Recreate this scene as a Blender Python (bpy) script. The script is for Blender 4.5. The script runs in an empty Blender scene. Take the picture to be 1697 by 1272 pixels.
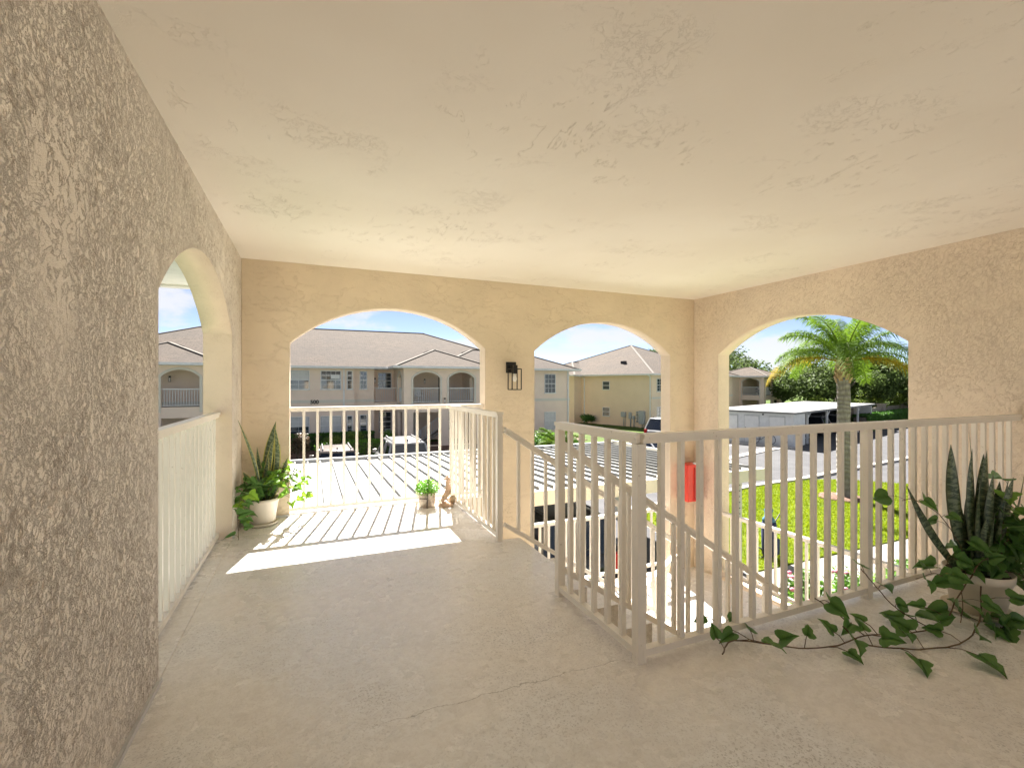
import bpy, bmesh, math, random
from mathutils import Vector, Matrix, noise as mn
R = math.radians
random.seed(7)
scene = bpy.context.scene
col = scene.collection

# ------------------------------------------------------------------ mesh helper
class MB:
    def __init__(s): s.v = []; s.f = []; s.uv = None; s.sm = []
    def add(s, vs, fs, smooth=False):
        o = len(s.v); s.v += [tuple(a) for a in vs]
        for f in fs: s.f.append([i + o for i in f]); s.sm.append(smooth)
        return s
    def box(s, x0, x1, y0, y1, z0, z1):
        if x0 > x1: x0, x1 = x1, x0
        if y0 > y1: y0, y1 = y1, y0
        return s.add([(x0,y0,z0),(x1,y0,z0),(x1,y1,z0),(x0,y1,z0),(x0,y0,z1),(x1,y0,z1),(x1,y1,z1),(x0,y1,z1)],
                     [(0,3,2,1),(4,5,6,7),(0,1,5,4),(1,2,6,5),(2,3,7,6),(3,0,4,7)])
    def bbox(s, x0, x1, y0, y1, z0, z1, b=0.004):
        "box with chamfered edges"
        bm = bmesh.new(); bmesh.ops.create_cube(bm, size=1)
        for v in bm.verts: v.co = ((v.co.x+.5)*(x1-x0)+x0, (v.co.y+.5)*(y1-y0)+y0, (v.co.z+.5)*(z1-z0)+z0)
        bmesh.ops.bevel(bm, geom=bm.edges[:], offset=b, segments=2, affect='EDGES', profile=0.6)
        s.bm(bm); return s
    def bm(s, bm, M=None, smooth=False):
        bm.verts.index_update()
        s.add([(M @ v.co if M else v.co) for v in bm.verts], [[v.index for v in f.verts] for f in bm.faces], smooth); bm.free()
    def bar(s, a, b, w, h, up=(0,0,1)):
        "square bar from a to b"
        a = Vector(a); b = Vector(b); d = (b-a).normalized(); up = Vector(up)
        if abs(d.dot(up)) > .99: up = Vector((0,1,0))
        r = d.cross(up).normalized(); u = r.cross(d)
        vs = []
        for p in (a, b):
            for sx, sy in ((-1,-1),(1,-1),(1,1),(-1,1)): vs.append(p + r*sx*w/2 + u*sy*h/2)
        return s.add(vs, [(3,2,1,0),(4,5,6,7),(0,1,5,4),(1,2,6,5),(2,3,7,6),(3,0,4,7)])
    def vbar(s, x, y, z0, z1, w, w2=None):
        w2 = w2 or w; return s.box(x-w/2, x+w/2, y-w2/2, y+w2/2, z0, z1)
    def tube(s, pts, r, n=8, cap=True):
        pts = [Vector(p) for p in pts]; rs = r if isinstance(r, (list, tuple)) else [r]*len(pts)
        vs = []; last = None
        for i, p in enumerate(pts):
            d = (pts[min(i+1, len(pts)-1)] - pts[max(i-1, 0)]).normalized()
            if last is None:
                up = Vector((0,0,1)) if abs(d.z) < .9 else Vector((1,0,0))
                a = d.cross(up).normalized()
            else:
                a = (last - d*last.dot(d)).normalized()
            last = a; b = d.cross(a)
            for k in range(n):
                t = 2*math.pi*k/n; vs.append(p + (a*math.cos(t) + b*math.sin(t))*rs[i])
        fs = []
        for i in range(len(pts)-1):
            for k in range(n): fs.append((i*n+k, i*n+(k+1)%n, (i+1)*n+(k+1)%n, (i+1)*n+k))
        if cap: fs.append(list(range(n))[::-1]); fs.append([(len(pts)-1)*n+k for k in range(n)])
        return s.add(vs, fs, True)
    def lathe(s, prof, c=(0,0,0), n=28, wob=0):
        vs = []; m = len(prof)
        for (r, z) in prof:
            for k in range(n):
                t = 2*math.pi*k/n; rr = r*(1+wob*math.sin(5*t+z*20))
                vs.append((c[0]+rr*math.cos(t), c[1]+rr*math.sin(t), c[2]+z))
        fs = []
        for i in range(m-1):
            for k in range(n): fs.append((i*n+k, i*n+(k+1)%n, (i+1)*n+(k+1)%n, (i+1)*n+k))
        fs.append(list(range(n))[::-1]); fs.append([(m-1)*n+k for k in range(n)])
        return s.add(vs, fs, True)
    def prism(s, poly, z0, z1):
        n = len(poly); vs = [(x,y,z0) for x,y in poly] + [(x,y,z1) for x,y in poly]
        return s.add(vs, [list(range(n))[::-1], [n+i for i in range(n)]] + [(i,(i+1)%n,n+(i+1)%n,n+i) for i in range(n)])
    def prismY(s, poly, y0, y1):
        "poly in (x,z), extruded along y"
        n = len(poly); vs = [(x,y0,z) for x,z in poly] + [(x,y1,z) for x,z in poly]
        return s.add(vs, [list(range(n)), [n+i for i in range(n)][::-1]] + [(i,n+i,n+(i+1)%n,(i+1)%n) for i in range(n)])
    def ico(s, c, r, sub=2, sq=(1,1,1), nz=0, seed=0):
        bm = bmesh.new(); bmesh.ops.create_icosphere(bm, subdivisions=sub, radius=1)
        for v in bm.verts:
            k = 1 + nz*mn.noise(v.co*2.3 + Vector((seed, seed*.7, 3)))
            v.co = Vector((c[0]+v.co.x*r*sq[0]*k, c[1]+v.co.y*r*sq[1]*k, c[2]+v.co.z*r*sq[2]*k))
        s.bm(bm, None, True); return s

def mesh(name, mb, mat, off=(0,0,0), fixn=True):
    me = bpy.data.meshes.new(name)
    ox, oy, oz = off
    me.from_pydata([(a-ox, b-oy, c-oz) for a, b, c in mb.v], [], mb.f)
    me.polygons.foreach_set('use_smooth', mb.sm)
    if mb.uv:
        uvl = me.uv_layers.new(name='UVMap')
        for p in me.polygons:
            for li in p.loop_indices: uvl.data[li].uv = mb.uv[me.loops[li].vertex_index]
    if fixn:
        bm = bmesh.new(); bm.from_mesh(me); bmesh.ops.recalc_face_normals(bm, faces=bm.faces[:]); bm.to_mesh(me); bm.free()
    me.materials.append(mat); me.update()
    return me
def tag(o, label=None, cat=None, group=None, kind=None):
    if label: o['label'] = label
    if cat: o['category'] = cat
    if group: o['group'] = group
    if kind: o['kind'] = kind
    return o
def thing(name, label, cat, loc=(0,0,0), rz=0, group=None):
    o = bpy.data.objects.new(name, None); col.objects.link(o); o.empty_display_size = .1
    o.location = loc; o.rotation_euler = (0,0,rz)
    return tag(o, label, cat, group)
def part(name, mb, mat, parent, local=False, label=None, fixn=True):
    "mesh given in world coordinates unless local; child of parent (thing at its location, or a part of it)"
    root = parent if parent.parent is None else parent.parent
    off = (0,0,0) if local else tuple(root.location)
    o = bpy.data.objects.new(name, mesh(name, mb, mat, off, fixn)); col.objects.link(o); o.parent = parent
    if label: o['label'] = label
    return o
def solo(name, mb, mat, label=None, cat=None, loc=(0,0,0), group=None, kind=None, fixn=True, world=True):
    o = bpy.data.objects.new(name, mesh(name, mb, mat, loc if world else (0,0,0), fixn)); col.objects.link(o); o.location = loc
    return tag(o, label, cat, group, kind)
def copytree(o, parent=None):
    c = o.copy(); col.objects.link(c)
    if parent: c.parent = parent
    for ch in o.children: copytree(ch, c)
    return c

# ------------------------------------------------------------------ materials
def mat(name, c=(.5,.5,.5), rough=.6, metal=0, spec=.5):
    m = bpy.data.materials.new(name); m.use_nodes = True; nt = m.node_tree
    b = nt.nodes['Principled BSDF']; b.inputs['Base Color'].default_value = (*c, 1)
    b.inputs['Roughness'].default_value = rough; b.inputs['Metallic'].default_value = metal
    b.inputs['Specular IOR Level'].default_value = spec
    return m, nt, b
def N(nt, t, **k):
    n = nt.nodes.new(t)
    for a, v in k.items():
        if a in n.inputs: n.inputs[a].default_value = v
        else: setattr(n, a, v)
    return n
def coords(nt, scale=(1,1,1), rot=(0,0,0), kind='pos'):
    if kind == 'pos': g = N(nt, 'ShaderNodeNewGeometry'); out = g.outputs['Position']
    else: g = N(nt, 'ShaderNodeTexCoord'); out = g.outputs[kind]
    mp = N(nt, 'ShaderNodeMapping'); mp.inputs['Scale'].default_value = scale; mp.inputs['Rotation'].default_value = rot
    nt.links.new(out, mp.inputs[0]); return mp.outputs[0]
def noise(nt, vec, scale, detail=4, rough=.55, dist=0):
    n = N(nt, 'ShaderNodeTexNoise'); n.inputs['Scale'].default_value = scale; n.inputs['Detail'].default_value = detail
    n.inputs['Roughness'].default_value = rough; n.inputs['Distortion'].default_value = dist
    nt.links.new(vec, n.inputs['Vector']); return n.outputs['Fac']
def mr(nt, val, a, b, c=0, d=1, smooth=True):
    n = N(nt, 'ShaderNodeMapRange'); n.interpolation_type = 'SMOOTHSTEP' if smooth else 'LINEAR'
    for i, x in zip(('From Min','From Max','To Min','To Max'), (a,b,c,d)): n.inputs[i].default_value = x
    nt.links.new(val, n.inputs['Value']); return n.outputs['Result']
def math_(nt, op, a, b=None):
    n = N(nt, 'ShaderNodeMath'); n.operation = op
    for i, x in enumerate((a, b)):
        if x is None: continue
        if isinstance(x, (int, float)): n.inputs[i].default_value = x
        else: nt.links.new(x, n.inputs[i])
    return n.outputs[0]
def mix(nt, f, a, b, blend='MIX'):
    n = N(nt, 'ShaderNodeMix'); n.data_type = 'RGBA'; n.blend_type = blend
    for i, x in ((0, f), (6, a), (7, b)):
        if isinstance(x, (int, float)): n.inputs[i].default_value = x
        elif isinstance(x, tuple): n.inputs[i].default_value = (*x, 1)
        else: nt.links.new(x, n.inputs[i])
    return n.outputs[2]
def bump(nt, b, h, strength=.5, dist=.01, normal=None):
    n = N(nt, 'ShaderNodeBump'); n.inputs['Strength'].default_value = strength; n.inputs['Distance'].default_value = dist
    nt.links.new(h, n.inputs['Height'])
    if normal: nt.links.new(normal, n.inputs['Normal'])
    nt.links.new(n.outputs[0], b.inputs['Normal'])

def stucco(name, c, plates=1.0, pits=.6, sc=9, stretch=(1,1,.5), dist=.012, mask=(.3,.6), bev=True):
    "skip trowelled stucco: flat islands over a coarser coat, relief shade painted into the crevices"
    m, nt, b = mat(name, c, .85, 0, .25)
    co1 = coords(nt)
    warp = N(nt, 'ShaderNodeTexNoise'); warp.inputs['Scale'].default_value = 1.6; warp.inputs['Detail'].default_value = 2; nt.links.new(co1, warp.inputs['Vector'])
    vm = N(nt, 'ShaderNodeVectorMath'); vm.operation = 'MULTIPLY_ADD'; vm.inputs[1].default_value = (.16,.16,.16); nt.links.new(warp.outputs['Color'], vm.inputs[0]); nt.links.new(co1, vm.inputs[2])
    mpw = N(nt, 'ShaderNodeMapping'); mpw.inputs['Scale'].default_value = stretch; nt.links.new(vm.outputs[0], mpw.inputs[0]); co = mpw.outputs[0]
    n1 = noise(nt, co, sc, 8, .70, .35); n2 = noise(nt, co, sc*2.6, 6, .7, .2); n3 = noise(nt, co1, sc*14, 3, .6)
    low = noise(nt, co1, 1.1, 3, .5, .3); mk = mr(nt, low, mask[0], mask[1])
    calm = mr(nt, noise(nt, co1, 2.4, 3), .36, .56, .25, 1); p1 = math_(nt, 'MULTIPLY', mr(nt, n1, .47, .52), calm); p2 = mr(nt, n2, .45, .55)
    h = math_(nt, 'ADD', math_(nt, 'MULTIPLY', p1, .6*plates), math_(nt, 'MULTIPLY', math_(nt, 'MULTIPLY', p2, mk), .55*plates))
    h = math_(nt, 'ADD', h, math_(nt, 'MULTIPLY', n3, .22))
    # small relief shadows painted as brown bands just below the island edges
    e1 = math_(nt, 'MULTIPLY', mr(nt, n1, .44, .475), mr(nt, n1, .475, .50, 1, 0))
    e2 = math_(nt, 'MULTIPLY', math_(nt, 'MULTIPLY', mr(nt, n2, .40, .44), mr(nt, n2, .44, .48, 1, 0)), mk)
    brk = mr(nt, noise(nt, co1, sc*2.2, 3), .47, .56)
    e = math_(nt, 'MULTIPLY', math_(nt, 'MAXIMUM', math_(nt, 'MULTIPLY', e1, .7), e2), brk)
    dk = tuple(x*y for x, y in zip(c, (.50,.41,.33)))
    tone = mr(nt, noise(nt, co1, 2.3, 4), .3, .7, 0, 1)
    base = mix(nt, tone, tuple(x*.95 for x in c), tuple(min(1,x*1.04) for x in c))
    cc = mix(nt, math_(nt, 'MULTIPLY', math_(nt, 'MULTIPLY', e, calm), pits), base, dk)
    nt.links.new(cc, b.inputs['Base Color'])
    nn = None
    if bev:
        bv = N(nt, 'ShaderNodeBevel'); bv.samples = 3; bv.inputs['Radius'].default_value = .012; nn = bv.outputs[0]
    bump(nt, b, h, .8, dist, nn)
    return m

M = {}
CREAM = (.60,.49,.335)
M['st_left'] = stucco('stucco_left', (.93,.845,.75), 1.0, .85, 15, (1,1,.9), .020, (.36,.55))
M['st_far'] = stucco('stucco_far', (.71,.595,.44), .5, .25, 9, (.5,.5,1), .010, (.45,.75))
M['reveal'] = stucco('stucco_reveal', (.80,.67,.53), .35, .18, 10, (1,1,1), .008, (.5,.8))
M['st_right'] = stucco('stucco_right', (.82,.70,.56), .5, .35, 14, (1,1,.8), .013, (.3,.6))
def ceil_mat():
    "smooth hand-trowelled coat with sparse drag lines"
    m, nt, b = mat('ceiling_coat', (.86,.81,.71), .8, 0, .25); co = coords(nt); cs = coords(nt, (1,.5,1), (0,0,.25))
    n1 = noise(nt, cs, 3.2, 7, .66, .5); low = noise(nt, co, 1.3, 3); fine = noise(nt, co, 70, 3); med = noise(nt, co, 9, 5, .6)
    line = math_(nt, 'MULTIPLY', mr(nt, math_(nt, 'ABSOLUTE', math_(nt, 'SUBTRACT', n1, .5)), .0, .006, 1, 0), math_(nt, 'MULTIPLY', mr(nt, low, .46, .62), mr(nt, med, .47, .56)))
    n2 = noise(nt, co, 14, 5, .7, .4)
    line2 = math_(nt, 'MULTIPLY', mr(nt, math_(nt, 'ABSOLUTE', math_(nt, 'SUBTRACT', n2, .5)), .0, .02, 1, 0), mr(nt, noise(nt, co, 1.9, 3), .56, .66))
    h = math_(nt, 'SUBTRACT', math_(nt, 'ADD', math_(nt, 'MULTIPLY', med, .25), math_(nt, 'MULTIPLY', fine, .08)), math_(nt, 'ADD', line, math_(nt, 'MULTIPLY', line2, .6)))
    base = mix(nt, mr(nt, noise(nt, co, .8, 3), .35, .65), (.80,.74,.645), (.835,.78,.69))
    nt.links.new(mix(nt, math_(nt, 'MULTIPLY', math_(nt, 'MAXIMUM', line, math_(nt, 'MULTIPLY', line2, .35)), .2), base, (.45,.36,.26)), b.inputs['Base Color'])
    bump(nt, b, h, .6, .006); return m
M['ceil'] = ceil_mat()
def floor_mat():
    m, nt, b = mat('floor_coat', (.42,.36,.29), .38, 0, .85)
    co = coords(nt); n1 = noise(nt, co, 95, 5, .6, .8); n2 = noise(nt, co, 1.4, 5, .65); n3 = noise(nt, co, .7, 3); n4 = noise(nt, co, 22, 4, .6, .8)
    dirt = mr(nt, n2, .42, .68); worm = mr(nt, n1, .40, .47, 1, 0)
    base = mix(nt, mr(nt, n3, .4, .6), (.84,.80,.755), (.82,.82,.82))
    base = mix(nt, mr(nt, n4, .3, .7, 0, .25), base, (.36,.31,.26))
    c = mix(nt, math_(nt, 'MULTIPLY', worm, mr(nt, n2, .42, .66, .10, .55)), base, (.22,.20,.185))
    # one thin settling crack
    g = N(nt, 'ShaderNodeNewGeometry'); sp = N(nt, 'ShaderNodeSeparateXYZ'); nt.links.new(g.outputs['Position'], sp.inputs[0])
    wob = math_(nt, 'MULTIPLY', math_(nt, 'SUBTRACT', noise(nt, co, 6, 5, .7), .5), .10)
    ln = math_(nt, 'ABSOLUTE', math_(nt, 'ADD', math_(nt, 'SUBTRACT', sp.outputs[1], math_(nt, 'ADD', math_(nt, 'MULTIPLY', sp.outputs[0], -.02), 1.87)), wob))
    lim = math_(nt, 'MULTIPLY', mr(nt, ln, .001, .004, 1, 0), math_(nt, 'MULTIPLY', mr(nt, sp.outputs[0], .15, .35), mr(nt, sp.outputs[0], 1.25, 1.4, 1, 0)))
    c = mix(nt, math_(nt, 'MULTIPLY', lim, .55), c, (.13,.10,.08))
    nt.links.new(c, b.inputs['Base Color'])
    nt.links.new(mr(nt, n2, .3, .7, .20, .36), b.inputs['Roughness'])
    bump(nt, b, math_(nt, 'ADD', mr(nt, n1, .40, .5), math_(nt, 'MULTIPLY', n4, .8)), .3, .0012)
    return m
M['floor'] = floor_mat(); M['lap'] = mat('floor_coat_lap', (.55,.54,.53), .4)[0]
def noisy(name, c1, c2, scale, rough=.8, bd=0, bs=.4, detail=5, spec=.4, bscale=None, kind='pos', stretch=(1,1,1)):
    m, nt, b = mat(name, c1, rough, 0, spec); co = coords(nt, stretch, kind=kind)
    n = noise(nt, co, scale, detail, .6); nt.links.new(mix(nt, mr(nt, n, .3, .7), c1, c2), b.inputs['Base Color'])
    if bd: bump(nt, b, noise(nt, co, bscale or scale*2, 4), bs, bd)
    return m
def rail_mat():
    m, nt, b = mat('cream_paint', (.74,.67,.56), .38, 0, .5)
    co = coords(nt); n = noise(nt, co, 3, 4); n2 = noise(nt, co, 45, 3)
    c = mix(nt, mr(nt, n, .35, .7), (.85,.80,.715), (.81,.755,.67))
    c = mix(nt, mr(nt, n2, .66, .74, 0, .5), c, (.45,.38,.28)); nt.links.new(c, b.inputs['Base Color'])
    bump(nt, b, noise(nt, co, 120, 2), .12, .001); return m
M['rail'] = rail_mat()
M['white'] = noisy('white_paint', (.70,.70,.69), (.63,.63,.62), 3, .5)
M['soffit'] = None
def slat_mat(name, c, scale, axis, c2=None, dirv='X'):
    m, nt, b = mat(name, c, .55); co = coords(nt)
    w = N(nt, 'ShaderNodeTexWave'); w.wave_type = 'BANDS'; w.bands_direction = dirv; w.wave_profile = 'SAW'; w.inputs['Scale'].default_value = scale
    nt.links.new(co, w.inputs[0]); l = mr(nt, w.outputs['Fac'], .86, .97)
    n = noise(nt, co, 4, 4)
    nt.links.new(mix(nt, mr(nt, n, .3, .7), c, tuple(x*.9 for x in c)), b.inputs['Base Color']); bump(nt, b, math_(nt, 'SUBTRACT', 1, l), .7, .012)
    return m
M['soffit'] = slat_mat('soffit_panel', (.78,.78,.76), 2.2, 0, dirv='Y')
M['siding'] = slat_mat('white_siding', (.66,.67,.67), 1.3, 0, dirv='Z')
M['black'] = noisy('black_iron', (.012,.011,.011), (.02,.018,.016), 20, .45)
def glass(name, c=(.03,.04,.045), rough=.04):
    m, nt, b = mat(name, c, rough, 0, .9); co = coords(nt)
    n = noise(nt, co, .9, 3, .5); nt.links.new(mix(nt, mr(nt, n, .35, .65), c, tuple(x*1.6 for x in c)), b.inputs['Base Color'])
    return m
M['glass'] = glass('window_glass'); M['carglass'] = glass('car_glass', (.012,.015,.02))
M['blind'] = slat_mat('window_blind', (.62,.62,.60), 8, 0, dirv='Z')
mm, nt, b = mat('lamp_glass', (1,1,1), .02); b.inputs['Transmission Weight'].default_value = 1; b.inputs['IOR'].default_value = 1.45; M['clear'] = mm
M['bulb'] = mat('bulb_glass', (.86,.82,.76), .15)[0]
def shingle():
    m, nt, b = mat('shingles', (.3,.26,.23), .95, 0, .1)
    co = coords(nt); br = N(nt, 'ShaderNodeTexBrick'); br.inputs['Scale'].default_value = 1; br.inputs['Brick Width'].default_value = .33; br.inputs['Row Height'].default_value = .145
    br.inputs['Mortar Size'].default_value = .012; br.inputs['Color1'].default_value = (.12,.097,.080,1); br.inputs['Color2'].default_value = (.062,.052,.045,1); br.inputs['Mortar'].default_value = (.035,.031,.028,1)
    br.inputs['Bias'].default_value = -.1
    nt.links.new(co, br.inputs['Vector'])
    n = noise(nt, co, 9, 5, .7); n2 = noise(nt, co, .35, 3)
    c = mix(nt, mr(nt, n, .3, .7, 0, .8), br.outputs[0], (.15,.122,.10)); c = mix(nt, mr(nt, n2, .35, .65, 0, .4), c, (.085,.076,.07))
    nt.links.new(c, b.inputs['Base Color']); bump(nt, b, n, .5, .03); return m
M['shingle'] = shingle()
M['hipcap'] = noisy('hip_cap', (.17,.15,.13), (.13,.115,.10), 7, .95)
M['bwall'] = noisy('house_stucco_grey_cream', (.80,.655,.54), (.75,.61,.50), 1.2, .9, .01, .5, 5, .2, 30)
M['bwall2'] = noisy('house_stucco_yellow_cream', (.76,.61,.45), (.72,.575,.42), .8, .9, .01, .5, 5, .2, 30)
M['bband'] = noisy('house_band', (.64,.60,.52), (.60,.56,.49), 2, .85)
M['asphalt'] = noisy('asphalt', (.062,.062,.066), (.088,.088,.092), 1.1, .9, .006, .5, 10, .3, 90)
M['concrete'] = noisy('concrete', (.30,.285,.265), (.25,.24,.22), 2, .88, .004, .4, 8, .3, 60)
M['kerb'] = noisy('kerb_concrete', (.50,.47,.43), (.38,.36,.33), 3, .9)
M['paint'] = noisy('road_paint', (.72,.72,.70), (.52,.52,.50), 6, .8)
M['mulch'] = noisy('mulch', (.10,.06,.045), (.24,.15,.11), 14, .95, .04, 1, 6, .2, 25)
M['lawn'] = noisy('lawn', (.095,.145,.006), (.15,.19,.012), .9, .95, .04, 1, 9, .15, 40)
M['meadow'] = noisy('far_grass', (.05,.085,.015), (.08,.12,.02), 1.5, .95, .03, .8, 8, .15, 20)
def leafm(name, c1, c2, rough=.5, trans=.35, sc=1.5, spec=.4, rnd=.5):
    m, nt, b = mat(name, c1, rough, 0, spec)
    co = coords(nt, kind='pos'); n = noise(nt, co, sc, 3)
    gi = N(nt, 'ShaderNodeNewGeometry')
    c = mix(nt, mr(nt, n, .3, .7), c1, c2); c = mix(nt, math_(nt, 'MULTIPLY', gi.outputs['Random Per Island'], rnd), c, tuple(min(1, x*1.7) for x in c2))
    nt.links.new(c, b.inputs['Base Color'])
    tr = N(nt, 'ShaderNodeBsdfTranslucent'); nt.links.new(mix(nt, .5, c, tuple(min(1, x*2.2) for x in c2)), tr.inputs[0])
    ms = N(nt, 'ShaderNodeMixShader'); ms.inputs[0].default_value = trans
    nt.links.new(b.outputs[0], ms.inputs[1]); nt.links.new(tr.outputs[0], ms.inputs[2]); nt.links.new(ms.outputs[0], nt.nodes['Material Output'].inputs[0])
    return m
M['oak'] = leafm('oak_leaves', (.045,.075,.02), (.085,.12,.035), .7, .3, .6, .15)
M['oak2'] = leafm('light_leaves', (.10,.15,.025), (.17,.22,.04), .6, .35, .6)
M['hedge'] = leafm('hedge_leaves', (.03,.08,.012), (.06,.15,.02), .5, .25, 2)
M['bush'] = leafm('bush_leaves', (.06,.14,.015), (.12,.24,.03), .5, .4, 3)
M['redbush'] = leafm('red_leaves', (.06,.05,.03), (.12,.08,.05), .5, .3, 3)
M['palm'] = leafm('palm_leaves', (.045,.105,.010), (.11,.18,.016), .75, .3, 1.2, .12)
M['palmdry'] = leafm('palm_leaves_yellow', (.20,.17,.012), (.28,.20,.015), .75, .35, 1.2, .12)
M['ivy'] = leafm('ivy_leaf', (.045,.11,.025), (.075,.16,.035), .33, .35, 14)
M['ivylit'] = leafm('ivy_leaf_light', (.10,.20,.02), (.17,.30,.03), .38, .45, 6)
M['herb'] = leafm('herb_leaf', (.08,.22,.02), (.16,.34,.05), .4, .4, 20)
M['stem'] = noisy('vine_stem', (.10,.05,.03), (.13,.09,.04), 30, .6)
M['bark'] = noisy('bark', (.11,.095,.08), (.17,.15,.125), 6, .95, .03, 1, 6, .2, 14)
def palmtrunk():
    m, nt, b = mat('palm_trunk', (.3,.27,.24), .95, 0, .2); co = coords(nt)
    w = N(nt, 'ShaderNodeTexWave'); w.bands_direction = 'Z'; w.inputs['Scale'].default_value = 1.7; w.inputs['Distortion'].default_value = 6; w.inputs['Detail'].default_value = 3
    nt.links.new(co, w.inputs[0]); n = noise(nt, coords(nt, (1,1,.3)), 12, 5)
    c = mix(nt, w.outputs['Fac'], (.23,.20,.17), (.32,.29,.26)); c = mix(nt, mr(nt, n, .4, .7, 0, .6), c, (.14,.12,.105))
    nt.links.new(c, b.inputs['Base Color']); bump(nt, b, w.outputs['Fac'], .6, .03); return m
M['ptrunk'] = palmtrunk()
M['pboot'] = noisy('palm_boots', (.30,.19,.10), (.48,.34,.20), 9, .9, .02, .8)
def snake(name, body, band, edge):
    m, nt, b = mat(name, body, .38, 0, .5)
    tc = N(nt, 'ShaderNodeTexCoord'); sp = N(nt, 'ShaderNodeSeparateXYZ'); nt.links.new(tc.outputs['UV'], sp.inputs[0])
    mp = N(nt, 'ShaderNodeMapping'); mp.inputs['Scale'].default_value = (1.2, 34, 1); nt.links.new(tc.outputs['UV'], mp.inputs[0])
    n = noise(nt, mp.outputs[0], 1, 3, .6, .6)
    c = mix(nt, mr(nt, n, .46, .56), body, band)
    e = mr(nt, math_(nt, 'ABSOLUTE', math_(nt, 'SUBTRACT', sp.outputs[0], .5)), .38, .42)
    nt.links.new(mix(nt, e, c, edge), b.inputs['Base Color']); return m
M['snake1'] = snake('snake_leaf_pale', (.16,.20,.10), (.035,.07,.025), (.50,.46,.10))
M['snake2'] = snake('snake_leaf_dark', (.16,.20,.11), (.035,.065,.03), (.07,.085,.04))
M['pot'] = noisy('cream_plastic_pot', (.70,.64,.53), (.66,.59,.47), 6, .4)
M['soil'] = noisy('soil', (.03,.02,.014), (.06,.04,.03), 60, .95, .01, 1)
M['whitepot'] = noisy('chipped_white_pot', (.70,.63,.52), (.35,.27,.20), 22, .8, .004, .6)
M['coral'] = noisy('weathered_coral', (.60,.40,.28), (.42,.30,.20), 25, .85, .006, .8)
M['shell'] = noisy('brown_shell', (.25,.19,.12), (.42,.34,.22), 30, .6, .004, .6)
M['red'] = noisy('red_plastic', (.72,.06,.035), (.62,.045,.03), 5, .35)
M['redd'] = noisy('red_plastic_groove', (.45,.03,.02), (.38,.025,.02), 5, .4)
M['roofmetal'] = noisy('white_metal_roof', (.46,.46,.44), (.41,.41,.39), 1.5, .5, stretch=(3,.3,1))
M['roofgrey'] = noisy('grey_white_roof', (.26,.26,.25), (.20,.20,.195), .7, .7, stretch=(1,1,1))
M['seam'] = noisy('metal_seam', (.15,.15,.14), (.11,.11,.10), 3, .55)
M['alum'] = noisy('grey_trim_metal', (.46,.47,.46), (.40,.41,.40), 4, .5)
M['fascia'] = noisy('cream_fascia', (.72,.68,.58), (.66,.62,.52), 2, .6)
M['post'] = noisy('carport_post_paint', (.66,.64,.60), (.58,.56,.52), 5, .5)
M['meter'] = noisy('grey_meter_box', (.38,.41,.42), (.32,.35,.36), 5, .6)
M['tyre'] = mat('tyre_rubber', (.02,.02,.02), .85)[0]
M['rim'] = mat('wheel_rim', (.45,.45,.46), .3, .8)[0]
M['trim'] = mat('dark_trim', (.025,.025,.027), .6)[0]
M['lampred'] = mat('tail_lamp_red', (.45,.02,.02), .25)[0]
M['lampclear'] = mat('head_lamp', (.75,.76,.78), .15)[0]
M['plate'] = mat('number_plate', (.6,.6,.58), .5)[0]
M['navy'] = noisy('navy_fabric', (.018,.026,.085), (.03,.04,.12), 12, .8)
M['cap'] = noisy('light_blue_cap', (.05,.16,.27), (.08,.22,.34), 12, .5)
M['pink'] = mat('pink_petal', (.75,.25,.38), .6)[0]
M['beigewall'] = noisy('site_wall', (.44,.36,.29), (.38,.32,.26), 1.5, .9)
M['cover'] = noisy('grey_cover', (.16,.16,.17), (.24,.24,.25), 6, .8)
def paintm(name, c):
    m, nt, b = mat(name, c, .28, .0, .5); b.inputs['Coat Weight'].default_value = .6; b.inputs['Coat Roughness'].default_value = .06
    co = coords(nt); n = noise(nt, co, 6, 3); nt.links.new(mix(nt, n, c, tuple(x*.9 for x in c)), b.inputs['Base Color']); return m
P = dict(black=paintm('car_black', (.018,.019,.022)), white=paintm('car_white', (.36,.36,.355)), tan=paintm('car_champagne', (.20,.165,.14)), silver=paintm('car_silver', (.55,.56,.58)), maroon=paintm('car_grey', (.09,.09,.10)))

# ------------------------------------------------------------------ numbers of the place (metres; balcony floor at z = 0)
G = -3.0
XL, XLO = -.62, -.83        # left wall faces
YF, YFO = 5.12, 5.31        # far wall faces
XR, XRO = 5.02, 5.22        # right wall faces
CE = 2.51                   # ceiling
LAND = -1.295               # stair landing

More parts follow.
